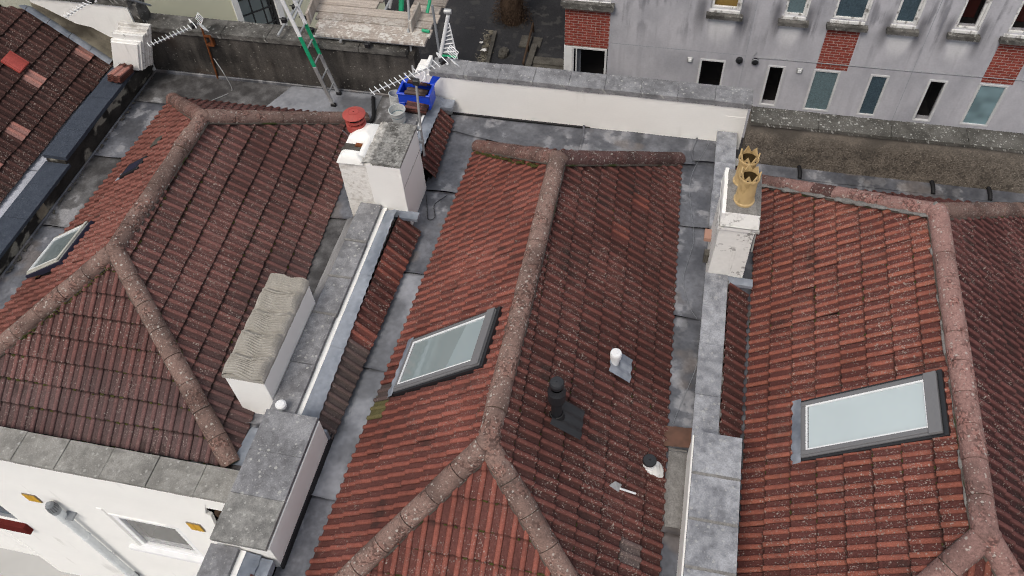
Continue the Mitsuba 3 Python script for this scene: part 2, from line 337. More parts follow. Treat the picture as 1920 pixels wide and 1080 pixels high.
matte('cement', f_cementtop)
def f_greycem(p, n, uv):
    a = fbm(p.x*2.5, p.y*1.5, p.z*2, 4); return mix(C(.13, .13, .137), C(.29, .288, .295), smoothstep(.3, .65, a))*(.8+.4*fbm(p.x*60, p.y*60, p.z*60, 2))
matte('grey_cement', f_greycem)
matte('pale_paving', lambda p, n, uv: C(.44, .44, .435)*(.92+.12*fbm(p.x*1.5, p.y*1.5, 0., 3)))
def f_comb(p, n, uv): return mix(C(.27, .255, .228), C(.43, .41, .38), fbm(p.x*10, p.y*10, p.z*10, 4))*(.8+.4*fbm(p.x*60, p.y*60, p.z*60, 2))
matte('combed_cement', f_comb)
def f_rust(p, n, uv): return mix(C(.06, .03, .02), C(.30, .10, .035), fbm(p.x*20, p.y*20, p.z*12, 3))
matte('rust', f_rust)
def f_alu(p, n, uv): return C(.46, .47, .48)*(.75+.5*fbm(p.x*25, p.y*25, p.z*9, 3))
shiny('aluminium', f_alu, rough=.38, spec=.5, metal=.55)
def f_galv(p, n, uv): return mix(C(.26, .27, .28), C(.46, .47, .48), fbm(p.x*18, p.y*18, p.z*18, 3))
shiny('galvanised', f_galv, rough=.45, spec=.5, metal=.35)
def f_upvc(p, n, uv): return C(.74, .75, .77)*(.9+.14*fbm(p.x*8, p.y*8, p.z*8, 3))
shiny('upvc', f_upvc, rough=.4, spec=.5)
def f_oldframe(p, n, uv): return mix(C(.28, .27, .26), C(.70, .70, .70), smoothstep(.28, .5, fbm(p.x*16, p.y*16, p.z*9, 4)))
matte('old_frame', f_oldframe)
shiny('dull_frame', lambda p, n, uv: C(.55, .555, .57)*(.82+.3*fbm(p.x*9, p.y*9, p.z*5, 3)), rough=.45, spec=.4)
shiny('grey_alu', (.150, .151, .160), rough=.42, spec=.5)
shiny('pale_alu', (.30, .31, .33), rough=.42, spec=.5)
shiny('old_alu', lambda p, n, uv: mix(C(.30, .30, .275), C(.48, .48, .44), fbm(p.x*9, p.y*9, p.z*9, 3)), rough=.5, spec=.4)
shiny('black_plastic', (.014, .015, .018), rough=.45, spec=.5)
shiny('black_rubber', (.010, .010, .012), rough=.6, spec=.4)
shiny('grey_plastic', lambda p, n, uv: C(.60, .63, .65)*(.88+.2*fbm(p.x*6, p.y*6, p.z*6, 3)), rough=.42, spec=.5)
shiny('slate_plastic', (.20, .215, .235), rough=.42, spec=.5)
shiny('green_paint', lambda p, n, uv: C(.012, .30, .145)*(.8+.35*fbm(p.x*12, p.y*12, p.z*12, 3)), rough=.45, spec=.5)
shiny('blue_plastic', lambda p, n, uv: C(.010, .055, .52)*(.85+.3*fbm(p.x*9, p.y*9, p.z*9, 2)), rough=.4, spec=.5)
shiny('red_cowl', lambda p, n, uv: C(.34, .060, .050)*(.85+.3*fbm(p.x*9, p.y*9, p.z*9, 3)), rough=.5, spec=.35)
shiny('white_bucket', lambda p, n, uv: mix(C(.30, .32, .33), C(.56, .57, .57), fbm(p.x*12, p.y*12, p.z*12, 3)), rough=.5, spec=.4)
shiny('teal_bucket', lambda p, n, uv: mix(C(.10, .17, .21), C(.26, .34, .38), fbm(p.x*14, p.y*14, p.z*9, 3)), rough=.5, spec=.4)
plain('water_grey', (.42, .43, .43)); plain('yellow_vent', (.56, .33, .055)); plain('dark_room', (.012, .011, .011)); plain('vent_frame', (.20, .16, .12))
plain('red_sill', (.11, .022, .020)); plain('curtain', (.30, .32, .36)); plain('blind_tan', (.30, .20, .07)); plain('red_room', (.045, .010, .008))
plain('mauve', (.03, .03, .05))
scene['glass'] = {'type': 'thindielectric', 'int_ior': 1.5}
def frosted(key, rgb, sc=90.):
    shiny(key, lambda p, n, uv: C(*rgb)*(.70 + .6*noise(p.x*sc, p.z*sc, p.y*sc)), rough=.22, spec=.6)
frosted('frosted_teal', (.115, .165, .185), 55.); frosted('frosted_dark', (.050, .078, .100), 45.); frosted('frosted_pale', (.165, .245, .275), 6.)
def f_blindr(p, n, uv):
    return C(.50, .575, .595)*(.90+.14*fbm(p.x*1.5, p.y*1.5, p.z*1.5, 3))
matte('sky_toned_blind', f_blindr)  # pale blind with the glass's sky reflection mixed into its colour
plain('grey_lining', (.265, .32, .33)); plain('white_lining', (.34, .41, .43)); plain('clay_inside', (.055, .038, .018)); plain('pale_brick', (.40, .24, .19))  # linings hold the roof panes' sky reflection in their tone

# ---------------------------------------------------------------- roofs
GAUGE, PITCH, COVER = 0.34, 0.146, 0.292
def tile_profile():
    """across one tile (two pans, two rolls): (e, height)"""
    out = []
    for k in (0, 1):
        o = k*PITCH
        out += [(o, .0), (o+.040, .0005), (o+.074, .001)]
        for a in np.linspace(0, math.pi, 8)[0:8]:
            out.append((o + .111 - .034*math.cos(a), .003 + .029*math.sin(a)**.85))
    return np.array(out)
PROF = tile_profile()
def tile_mesh(uid, var, length, skew=0.0):
    """a double roll tile: x across, y up the slope, z out of it; tail at y=0 (raised), head low. Returns v, f, uv"""
    n = len(PROF); th = .030; tail = .036
    ys = np.array([0, .5, 1.0])*length; v, uv, f = [], [], []
    for y in ys:
        z = tail*(1 - y/length)
        wob = (meshkit.noise(np.stack([PROF[:, 0]*7 + uid*3.1, np.full(n, y*5), np.zeros(n)], 1)) - .5)*.006
        v.append(np.stack([PROF[:, 0], np.full(n, y), PROF[:, 1]*1.0 + z + wob], 1))
        uv.append(np.stack([var + np.clip(PROF[:, 0]/COVER, 0, .999)*.998, np.full(n, uid + .02 + .93*y/length)], 1))
    for r in (0, 1):
        for i in range(n-1): f.append([r*n+i, r*n+i+1, (r+1)*n+i+1, (r+1)*n+i])
    # the tail's face, its own vertices so that the edge stays sharp
    b = 3*n; chip = (meshkit.noise(np.stack([PROF[:, 0]*31 + uid, np.zeros(n), np.zeros(n)], 1))**3)*.012
    top, bot = v[0].copy(), v[0].copy(); bot[:, 2] -= th; bot[:, 1] += .004
    v[0][:, 1] += chip; top[:, 1] += chip
    v += [top, bot]; uv += [uv[0] - [0, .006], uv[0] - [0, .012]]
    for i in range(n-1): f.append([b+i, b+n+i, b+n+i+1, b+i+1])
    # right-hand side of the roll
    s = b+2*n; side = np.array([[PROF[-1, 0], ys[0], v[0][-1, 2]], [PROF[-1, 0], ys[-1], PROF[-1, 1]], [PROF[-1, 0], ys[-1], -.01], [PROF[-1, 0], ys[0], v[0][-1, 2]-th]])
    v.append(side); uv.append(np.tile(uv[0][-1] - [0, .01], (4, 1))); f.append([s, s+3, s+2, s+1])
    f = np.array(f); f = np.vstack([f[:, [0, 1, 2]], f[:, [0, 2, 3]]])
    return np.vstack(v), f, np.vstack(uv)
def clip(v, f, uv, planes):
    """cuts a mesh by half planes in (x, y): keep a*x + b*y + c >= 0"""
    A = np.hstack([v, uv])
    for (a, b, c) in planes:
        d = A[:, 0]*a + A[:, 1]*b + c
        if (d >= -1e-9).all(): continue
        if (d < 0).all(): return None
        new, out = [], []
        for t in f:
            poly = []
            for k in range(3):
                p, q = t[k], t[(k+1) % 3]
                if d[p] >= 0: poly.append(A[p])
                if (d[p] >= 0) != (d[q] >= 0):
                    s = d[p]/(d[p]-d[q]); poly.append(A[p] + s*(A[q]-A[p]))
            for k in range(1, len(poly)-1): new += [poly[0], poly[k], poly[k+1]]
        if not new: return None
        A = np.array(new); key, inv = np.unique(np.round(A, 5), axis=0, return_inverse=True)
        A = key; f = inv.reshape(-1, 3); f = f[(f[:, 0] != f[:, 1]) & (f[:, 1] != f[:, 2]) & (f[:, 0] != f[:, 2])]
        if not len(f): return None
    return A[:, :3], f, A[:, 3:]
UID = [0]
class Slope:
    def __init__(s, eave0, eave1, top, corners, var, e_shift=0.0):
        s.O = V(*eave0); s.e = unit(V(*eave1) - s.O); t = V(*top) - s.O
        s.s = unit(t - (t @ s.e)*s.e); s.n = np.cross(s.e, s.s); s.var, s.sh = var, e_shift
        s.P = np.array([[(V(*c)-s.O) @ s.e, (V(*c)-s.O) @ s.s] for c in corners])
    def at(s, e, h, z=0.0): return s.O + e*s.e + h*s.s + z*s.n
    def planes(s, skip_eave=True):
        out, m = [], s.P.mean(0)
        for k in range(len(s.P)):
            p, q = s.P[k], s.P[(k+1) % len(s.P)]
            if skip_eave and abs(p[1]) < .02 and abs(q[1]) < .02: continue
            n = V(-(q-p)[1], (q-p)[0]); n /= np.linalg.norm(n); c = -n @ p
            if n @ m + c < 0: n, c = -n, -c
            out.append((n[0], n[1], c))
        return out
    def tiles(s, holes=(), special={}, jitter=1.0, first=0.0, courses=99, length=GAUGE+.075):
        pl = s.planes(); lo, hi = s.P.min(0), s.P.max(0); out = []
        for k in range(min(courses, int((hi[1]-first)/GAUGE)+1)):
            for j in range(int(math.floor((lo[0]-s.sh)/COVER))-1, int((hi[0]-s.sh)/COVER)+2):
                e0, h0 = s.sh + j*COVER, first + k*GAUGE - .035
                c = V(e0+COVER/2, h0+GAUGE/2)
                if any(a*c[0]+b*c[1]+d < -.32 for a, b, d in pl): continue
                if any(a+.0 < e0 and e0+COVER < b and u < h0 and h0+GAUGE+.02 < w for a, b, u, w in holes): continue
                UID[0] += 1; uid = UID[0]; var = s.var(c, s) if callable(s.var) else s.var
                var = special.get((k, j), var)
                v, f, uv = tile_mesh(uid, var, length)
                r = rng.normal(0, 1, 4)*jitter
                if rng.random() < .035: r = r*V(3, 2, 2, 4.5)
                ang = r[0]*.006
                v = v - [COVER/2, 0, 0]; v = np.stack([v[:, 0]*math.cos(ang)-v[:, 1]*math.sin(ang), v[:, 0]*math.sin(ang)+v[:, 1]*math.cos(ang), v[:, 2] + r[1]*.0022 + v[:, 0]*r[2]*.010], 1)
                v = v + [e0+COVER/2, h0 + r[3]*.004, 0]
                got = clip(v, f, uv, pl)
                if got is None: continue
                v, f, uv = got
                out.append((s.O + v[:, :1]*s.e + v[:, 1:2]*s.s + (v[:, 2:]+.012)*s.n, f, uv))
        return out
    def deck(s, thick=.03):
        n = len(s.P); top = np.array([s.at(a, b, -.004) for a, b in s.P]); bot = top - thick*s.n
        v = np.vstack([top, bot]); f = [[0, k, k+1] for k in range(1, n-1)] + [[n, n+k+1, n+k] for k in range(1, n-1)]
        f += [[k, n+k, n+(k+1) % n] for k in range(n)] + [[k, n+(k+1) % n, (k+1) % n] for k in range(n)]
        return trimesh.Trimesh(v, f, process=False)
def lay_tiles(parent, tiles, most=300, name='tile'):
    def size(t):
        c = t[0].mean(0)
        return 1e6 + np.linalg.norm(c-EYE) if not in_view(c, 60) else np.linalg.norm(c-EYE)
    tiles = sorted(tiles, key=size); n = min(most, sum(size(t) < 1e6 for t in tiles))
    for v, f, uv in tiles[:n]: put(parent, name, trimesh.Trimesh(v, f, process=False), 'tile', smooth=True, uv=uv)
    rest = tiles[n:]
    if rest:
        at = np.cumsum([0]+[len(t[0]) for t in rest])
        m = trimesh.Trimesh(np.vstack([t[0] for t in rest]), np.vstack([t[1]+a for t, a in zip(rest, at)]), process=False)
        put(parent, 'tiling', m, 'tile', smooth=True, uv=np.vstack([t[2] for t in rest]), kind='stuff')
def ridge_run(parent, P0, P1, var, r=.128, seg=.43, dz=.0, mortar=True, odd=None):
    P0, P1 = V(*P0), V(*P1); a, b, w = frame(P1-P0); L = np.linalg.norm(P1-P0); n = max(1, round(L/seg)); seg = L/n
    for k in range(n):
        UID[0] += 1; uid = UID[0]; jr = rng.normal(0, 1, 4)
        x0, x1 = k*seg + .004, (k+1)*seg - .006; na, nl = 14, 5; rr = r*(1+.02*jr[0])
        lift = jr[1]*.004; yaw = jr[2]*.006
        def ring(x, rad):
            t = np.linspace(-1.85, 1.85, na+1)
            p = np.stack([np.full(na+1, x), rad*np.sin(t), rad*np.cos(t)*.92], 1)
            p[:, 1] += (x-(x0+x1)/2)*yaw; p[:, 2] += lift
            return p
        rows = [ring(x, rr) for x in np.linspace(x0, x1, nl+1)]
        inner = [ring(x0, rr), ring(x0, rr-.022), ring(x1, rr), ring(x1, rr-.022)]
        v = np.vstack(rows + inner); q = P0 + v[:, :1]*a + v[:, 1:2]*b + (v[:, 2:]+dz)*w
        nz = (meshkit.fbm(q*11 + 3, 3, 1) - .5)*.012 + (meshkit.noise(q*45, 2) - .5)*.005
        q = q + nz[:, None]*w + (meshkit.fbm(q*9+50, 2, 4)-.5)[:, None]*.010*b
        m = na+1; f = [[i*m+j, i*m+j+1, (i+1)*m+j+1, (i+1)*m+j] for i in range(nl) for j in range(na)]
        o = (nl+1)*m; f += [[o+j, o+m+j, o+m+j+1, o+j+1] for j in range(na)] + [[o+2*m+j, o+2*m+j+1, o+3*m+j+1, o+3*m+j] for j in range(na)]
        vv = odd.get(k, var) if odd else var
        uv = np.stack([vv + .02 + .96*np.tile(np.linspace(0, 1, m), len(q)//m), uid + .02 + .96*np.clip((v[:, 0]-x0)/(x1-x0), 0, 1)], 1)
        put(parent, 'ridge_tile', tri(q, f), 'ridge', smooth=True, uv=uv)
    if mortar:
        def bed(u, t):
            ang = (t-.5)*4.1; rad = r*.86 + .03*(np.abs(ang) > 1.7)
            p = P0 + (u*L)[:, None]*a + (rad*np.sin(ang))[:, None]*b + (rad*np.cos(ang)*.92+dz)[:, None]*w
            d = (meshkit.fbm(p*14, 3, 6)-.5)
            return p + (d*.035*(np.abs(ang) > 1.5))[:, None]*b*np.sign(ang)[:, None] + (d*.012)[:, None]*w
        put(parent, 'mortar_bedding', grid(max(4, int(L/.08)), 22, bed), 'mortar', smooth=True)
def moss_clumps(parent, pts, size, n, seed):
    g = np.random.default_rng(seed); mb = MB(); p = np.asarray(pts, float); L = len(p)-1
    for _ in range(n):
        t = g.uniform(0, L); i = min(int(t), L-1); c = p[i] + (t-i)*(p[i+1]-p[i]) + g.normal(0, .012, 3)
        s = trimesh.creation.icosphere(1, size*g.uniform(.4, 1.2)); s.vertices = s.vertices*[1, 1, .5]*(1+.3*(g.random((len(s.vertices), 1))-.5)) + c; mb.add(s)
    put(parent, 'moss', mb, 'moss', smooth=True, kind='stuff')

def hip_roof(house, FL, FR, BR, BL, RF, RB, vars, holes=({}, {}), ridge_vars=(0, 0, 0, 0, 0), special=({}, {}, {}), most=300, odd=None, mortar=True, sh=(0, 0, 0)):
    roof = empty(house, 'roof')
    L = Slope(BL, FL, (V(*RF)+V(*RB))/2, [BL, FL, RF, RB], vars[0], sh[0]); R = Slope(FR, BR, (V(*RF)+V(*RB))/2, [FR, BR, RB, RF], vars[1], sh[1])
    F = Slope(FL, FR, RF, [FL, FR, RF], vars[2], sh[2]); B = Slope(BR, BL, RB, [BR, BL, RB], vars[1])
    mb = MB()
    for s in (L, R, F, B): mb.add(s.deck())
    put(roof, '', mb, 'dark_room')
    lay_tiles(roof, L.tiles(holes[0], special[0]) + R.tiles(holes[1], special[1]) + F.tiles((), special[2]) + B.tiles(), most)
    up = V(0, 0, .035)
    for (a, b), v in zip(((RF, RB), (RF, FL), (RF, FR), (RB, BL), (RB, BR)), ridge_vars):
        A, Bp = V(*a)+up, V(*b)+up; d = unit(Bp-A)
        if v == ridge_vars[0] and (a, b) == (RF, RB): ridge_run(roof, A - d*.02, Bp + d*.02, v, mortar=mortar)
        else: ridge_run(roof, A + d*.06, Bp + d*.03, v, mortar=mortar, odd=odd if (a, b) == (RB, BL) else None)
    for P, v in ((RF, ridge_vars[0]), (RB, ridge_vars[0])):
        h = trimesh.creation.icosphere(3, .135); h.vertices *= [1.06, 1.06, .9]; h.vertices += V(*P) + V(0, 0, .03); h.vertices += (meshkit.fbm(h.vertices*9, 3, 2)[:, None]-.5)*[.05, .05, .03]
        UID[0] += 1; put(roof, 'ridge_junction', h, 'ridge', smooth=True, uv=np.tile([[v+.5, UID[0]+.5]], (len(h.vertices), 1)))
    return roof, L, R, F, B

# ground under it all, and the houses' bodies
GZ = -5.5
labels['ground'] = {'label': 'dark asphalt yard between the terrace and the apartment building', 'category': 'ground', 'kind': 'structure'}
put('ground', '', tri([(-120, -60, GZ), (120, -60, GZ), (120, 160, GZ), (-120, 160, GZ)], [[0, 1, 2, 3]]), 'asphalt')
H1 = thing('terraced_house', 'white rendered house with brown hipped tile roof, left of centre', 'house', 'terraced houses')
H2 = thing('terraced_house', 'house with red hipped tile roof in the middle, grey skylight and black flue', 'house', 'terraced houses')
H3 = thing('terraced_house', 'house with bright red tile roof and large pale skylight at the right edge', 'house', 'terraced houses')
H0 = thing('terraced_house', 'house with dark brown tiled slope at the top left corner', 'house', 'terraced houses')
put(H2, 'body', box(-4.30, 1.05, .9, 11.35, GZ, -.08), 'white_paint')
put(H3, 'body', box(1.08, 7.2, .5, 11.15, GZ, -.08), 'white_paint')
put(H0, 'body', box(-17, -10.12, 3.62, 12.0, GZ, -.12), 'white_paint')
put(H1, 'body', box(-10.08, -4.60, 4.9, 11.65, GZ, -.13), 'white_paint')

def v_left1(c, s): return 1
def v_right1(c, s): return 2
def v_front1(c, s): return 2
roof1, L1, R1, F1, B1 = hip_roof(H1, (-9.73, 3.95, 0), (-5.06, 3.98, 0), (-5.46, 10.97, 0), (-9.32, 10.92, 0), (-7.25, 6.12, 1.48), (-7.25, 8.95, 1.48),
    (v_left1, v_right1, v_front1), holes=([(3.4, 4.8, .0, 1.2)], []), ridge_vars=(0, 0, 0, 1, 0), mortar=True)
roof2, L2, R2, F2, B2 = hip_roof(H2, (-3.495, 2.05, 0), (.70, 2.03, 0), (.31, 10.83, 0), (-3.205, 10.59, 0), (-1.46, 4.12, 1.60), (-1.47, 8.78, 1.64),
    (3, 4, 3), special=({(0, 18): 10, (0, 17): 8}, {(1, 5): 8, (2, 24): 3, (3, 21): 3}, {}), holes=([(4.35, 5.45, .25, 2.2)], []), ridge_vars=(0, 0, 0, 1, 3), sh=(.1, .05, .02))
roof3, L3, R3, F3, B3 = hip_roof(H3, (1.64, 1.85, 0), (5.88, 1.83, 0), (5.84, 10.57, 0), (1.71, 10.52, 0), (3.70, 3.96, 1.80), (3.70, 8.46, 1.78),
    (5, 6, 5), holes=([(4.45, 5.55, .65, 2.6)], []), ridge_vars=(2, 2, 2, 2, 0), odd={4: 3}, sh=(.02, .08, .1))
# house 0: one slope in view, rising to the left
S0 = Slope((-10.98, 4.0, .14), (-10.98, 11.62, .14), (-12.0, 8, 1.03), [(-10.98, 4.0, .14), (-10.98, 11.62, .14), (-14.6, 11.62, 3.30), (-14.6, 4.0, 3.30)], 0, .03)
roof0 = empty(H0, 'roof'); put(roof0, '', S0.deck(), 'dark_room')
spec0 = {}
lay_tiles(roof0, S0.tiles(special={(1, 17): 9, (1, 14): 9, (1, 25): 9, (2, 21): 9}), 300)
# a new tile that sits proud on the dark slope
m = box(0, .30, 0, .34, 0, .075, .012)
hump = grid(8, 10, lambda u, v: np.stack([u*.30, v*.34, .035 + .05*np.sin(np.pi*np.clip(u, 0, 1))**.5], 1))
mb = MB(); mb.add(moved(box(0, .31, 0, .36, .0, .06, .012), S0.at(6.22, 1.03, .045), S0.e, S0.s, S0.n)); mb.add(moved(hump, S0.at(6.225, 1.04, .045), S0.e, S0.s, S0.n))
put(roof0, 'vent_tile', mb, 'red_cowl', smooth=35, label='bright orange red raised tile on the dark slope')
# lead pieces along the abutment of house 0
for k in range(8):
    g = grid(6, 6, lambda u, v: np.stack([.09 - .17*u, v*.41, .075 + .035*np.sin(np.pi*u) + .008*v], 1))
    g.vertices += (meshkit.noise(g.vertices*20 + k)[:, None]-.5)*[0, 0, .012]
    put(roof0, 'lead_flashing', moved(g, S0.at(7.60, k*.42, 0), S0.e, S0.s, S0.n), 'lead_new', smooth=True)

# moss and mortar edges
def lap_moss(roof, slopes, n, seed):
    g = np.random.default_rng(seed); mb = MB(); done = 0
    while done < n:
        sl = slopes[g.integers(len(slopes))]; lo, hi = sl.P.min(0), sl.P.max(0); e = g.uniform(lo[0], hi[0]); k = g.integers(0, int(hi[1]/GAUGE)+1)
        h = k*GAUGE - .035 + g.normal(-.012, .008); e = sl.sh + PITCH*(round((e-sl.sh)/PITCH) + g.uniform(.05, .45))
        if any(a*e+b*h+c < .1 for a, b, c in sl.planes()) or meshkit.noise(np.array([[e*1.3, h*1.3, seed]]))[0] < .45: continue
        m = trimesh.creation.icosphere(1, g.uniform(.007, .019)); m.vertices = m.vertices*[g.uniform(1, 2.2), 1, .6]*(1+.4*(g.random((len(m.vertices), 1))-.5))
        mb.add(moved(m, sl.at(e, h, .022), sl.e, sl.s, sl.n)); done += 1
    put(roof, 'moss', mb, 'moss', smooth=True, kind='stuff')
lap_moss(roof1, (R1, F1, L1), 420, 21); lap_moss(roof2, (L2, R2, F2), 520, 22); lap_moss(roof3, (L3, R3, F3), 420, 23)
ln = lambda A, B, t0, t1, off: [V(*A)+(V(*B)-V(*A))*t + V(*off) for t in (t0, (t0+t1)/2, t1)]
moss_clumps(roof2, ln((-1.47, 8.78, 1.60), (-3.26, 10.62, 0), .12, .9, (-.10, -.13, -.02)), .020, 150, 1)
moss_clumps(roof2, [V(-1.46, 4.0, 1.50), V(-1.43, 3.93, 1.46)], .045, 9, 2)
moss_clumps(roof2, [V(-1.26, 3.86, 1.46), V(-1.2, 3.83, 1.42)], .05, 7, 3)
moss_clumps(roof1, ln((-7.25, 6.12, 1.5), (-9.78, 3.93, 0), .05, .5, (.13, -.10, -.02)), .016, 90, 4)
moss_clumps(roof3, [V(2.6, 10.42, .12), V(3.1, 10.45, .10), V(3.5, 10.47, .08)], .035, 60, 5)
def wedge(parent, A, B, off, w=.05, n=46, seed=0):
    """a ragged line of cement pointing"""
    A, B = V(*A)+V(*off), V(*B)+V(*off); a, b, ww = frame(B-A); L = np.linalg.norm(B-A)
    def fn(u, t):
        p = A + (u*L)[:, None]*a; q = meshkit.fbm(p*9+seed, 3, seed)[:, None]; r2 = w*np.clip(2.6*q[:, 0]-.75, .02, 1.2)
        an = (t-.5)*np.pi*1.2
        return p + (r2*np.sin(an))[:, None]*b + (r2*.6*np.cos(an))[:, None]*ww
    put(parent, 'cement_pointing', grid(n, 6, fn), 'cement', smooth=True)
wedge(roof3, (3.70, 8.46, 1.78), (1.67, 10.55, 0), (-.09, -.10, .03), .06, 60, 3)
wedge(roof3, (3.70, 3.96, 1.80), (3.70, 8.46, 1.78), (-.112, 0, -.012), .034, 120, 5)
wedge(roof3, (3.62, 8.52, 1.86), (3.80, 8.44, 1.86), (0, 0, .02), .10, 14, 6)

labels['paving'] = {'label': 'pale concrete paving in front of the left house', 'category': 'paving', 'kind': 'structure'}
put('paving', '', box(-30, 40, -30, 4.0, GZ, GZ+.05), 'pale_paving')
# ---------------------------------------------------------------- lead gutters
def sheet(parent, a0, a1, b0, b1, z=0.0, mat='lead', name='lead_sheet', lap=.022, amp=.012, zb=None):
    """one dressed sheet between the edges a (near end) and b (far end); a0, b0 left, a1, b1 right; its near end laps over a step"""
    a0, a1, b0, b1 = (V(*p) for p in (a0, a1, b0, b1)); k = rng.integers(1000)
    L = np.linalg.norm(b0-a0); W = np.linalg.norm(a1-a0)
    def fn(u, v):
        xy = ((1-u)*(1-v))[:, None]*a0 + ((1-u)*v)[:, None]*a1 + (u*(1-v))[:, None]*b0 + (u*v)[:, None]*b1
        h = z + amp*2*(meshkit.fbm(np.stack([xy[:, 0]*2.2, xy[:, 1]*2.2, np.full(len(u), k*1.7)], 1), 3)-.5)
        h = h + 1.5*lap*np.exp(-(u*L/.03)**2)*(1+.4*np.sin(v*5+k)) + .004*u - .020*np.clip((u*L-(L-.05))/.05, 0, 1)
        return np.column_stack([xy, h])
    put(parent, name, grid(max(12, int(L/.028)), max(5, int(W/.05)), fn), mat, smooth=True)
def run(parent, left, right, ys, mats, z=0.0, name='lead_sheet'):
    """sheets along y; left and right give x by y"""
    for y0, y1, m in zip(ys[:-1], ys[1:], mats):
        sheet(parent, (left(y0-.03), y0-.03), (right(y0-.03), y0-.03), (left(y1), y1), (right(y1), y1), z, m)
lerp = lambda pts: (lambda y: float(np.interp(y, [p[0] for p in pts], [p[1] for p in pts])))
g2 = empty(H2, 'gutter'); put(g2, '', box(-4.1, .96, .9, 11.41, -.10, -.03), 'dark_room')
run(g2, lerp([(1, -3.95), (4.8, -3.9), (6, -3.84), (8, -3.78), (9, -3.88), (11, -3.92)]), lerp([(2, -3.44), (10.62, -3.14), (11, -3.1)]), [1.0, 3.78, 5.78, 7.6, 9.42, 11.0], ['lead', 'pale_lead', 'pale_lead', 'lead', 'lead'])
run(g2, lerp([(2, .60), (10.86, .22)]), lerp([(2, .95), (11, .95)]), [1.0, 4.15, 5.28, 5.62, 7.5, 9.33, 10.95], ['lead', 'lead', 'lead', 'lead', 'lead', 'lead'])
hump2 = grid(18, 8, lambda u, v: np.column_stack([.66 + .27*v - .05*u + .03*(1-np.sin(np.pi*np.clip(u*1.2, 0, 1)))*(v < .2), 4.2 + 1.1*u, .02 + .055*np.sin(np.pi*v)**.5*np.sin(np.pi*np.clip(u+.05, 0, 1))**.3]))
put(g2, 'cement_patch', hump2, 'cement', smooth=True, label='smooth grey cement hump in the lead gutter')
rp = grid(8, 8, lambda u, v: np.column_stack([.56 + .36*v, 5.30 + .30*u, .035 + .05*v + .03*meshkit.fbm(np.column_stack([u*5, v*5, u*0]), 3)]))
put(g2, 'earth_patch', rp, 'earth', smooth=True, label='reddish brown patch where the lead ends')
sheet(g2, (-3.9, 10.92), (-1.42, 10.5), (-3.9, 11.40), (-1.40, 11.40), .02)
sheet(g2, (-1.42, 10.5), (.60, 10.7), (-1.40, 11.41), (.60, 11.41), .045)
sheet(g2, (.55, 10.8), (.95, 10.8), (.55, 11.40), (.95, 11.40), .055)
put(g2, 'lead_roll', tube(curve([(-1.41, 10.72, .05), (-1.40, 11.1, .06), (-1.43, 11.38, .08)]), .02, 8), 'lead', smooth=True)
put(g2, 'lead_roll', tube(curve([(.57, 10.80, .055), (.52, 11.05, .065), (.58, 11.38, .08)]), .016, 8), 'lead', smooth=True)
g1 = empty(H1, 'gutter'); put(g1, '', box(-10.07, -4.6, 3.80, 11.69, -.12, -.035), 'dark_room')
run(g1, lerp([(4, -5.2), (7, -5.2), (11, -5.55)]), lerp([(4, -4.6), (11, -4.6)]), [3.82, 4.62, 6.45, 8.52, 9.6, 11.2], ['lead', 'lead', 'felt', 'lead', 'felt'])
run(g1, lerp([(4, -10.07), (11, -10.07)]), lerp([(4, -9.6), (11, -9.2)]), [3.85, 7.52, 9.25, 11.2], ['lead', 'felt', 'lead'])
sheet(g1, (-10.07, 10.75), (-7.35, 10.75), (-10.07, 11.70), (-7.05, 11.70), .010, 'felt')
sheet(g1, (-7.55, 10.75), (-5.33, 10.75), (-7.15, 11.69), (-5.33, 11.69), .032, 'pale_lead', amp=.02)
sheet(g1, (-5.36, 10.75), (-4.60, 10.75), (-5.36, 11.69), (-4.60, 11.69), .02, 'felt')
put(g1, 'upstand', box(-10.05, -4.7, 11.665, 11.70, -.02, .07, .008), 'lead')
put(g1, 'drain_strip', tube(curve([(-5.48, 11.55, .06), (-5.36, 11.2, .06), (-5.30, 10.95, .06), (-5.36, 10.78, .07)]), .035, 8), 'black_rubber', smooth=True, label='black strip across the rear gutter')
sheet(g1, (-9.8, 3.80), (-5.0, 3.80), (-9.8, 4.1), (-5.0, 4.1), -.02, 'felt')
sheet(g1, (-5.04, 3.95), (-4.72, 3.95), (-5.0, 4.55), (-4.78, 4.55), .035, 'lead_new', amp=.05)
put(g1, 'upstand', box(-10.09, -10.055, 3.8, 11.7, -.02, .045, .006), 'lead')
g3 = empty(H3, 'gutter'); put(g3, '', box(1.2, 6.5, .6, 10.93, -.10, -.05), 'dark_room')
run(g3, lerp([(1, 1.46), (11, 1.46)]), lerp([(1, 1.72), (11, 1.80)]), [.8, 4.0, 7.5, 10.9], ['lead']*3, -.03)
sheet(g3, (1.36, 10.4), (4.0, 10.4), (1.36, 10.92), (4.0, 10.92), .0); sheet(g3, (3.97, 10.4), (6.6, 10.4), (3.97, 10.92), (6.6, 10.92), .012)
sheet(g3, (5.75, .8), (6.9, .8), (5.75, 10.9), (6.9, 10.9), -.02); put(H3, 'side_wall', box(6.9, 7.2, .5, 11.2, -.1, .4), 'white_paint')
g0 = empty(H0, 'gutter'); put(g0, '', box(-11.2, -10.48, 3.7, 11.63, -.13, .04), 'dark_room')
run(g0, lerp([(4, -11.15), (11, -11.15)]), lerp([(4, -10.48), (11, -10.48)]), [3.8, 8.62, 10.55, 11.6], ['grey_sheet', 'grey_sheet', 'lead_new'], .10)

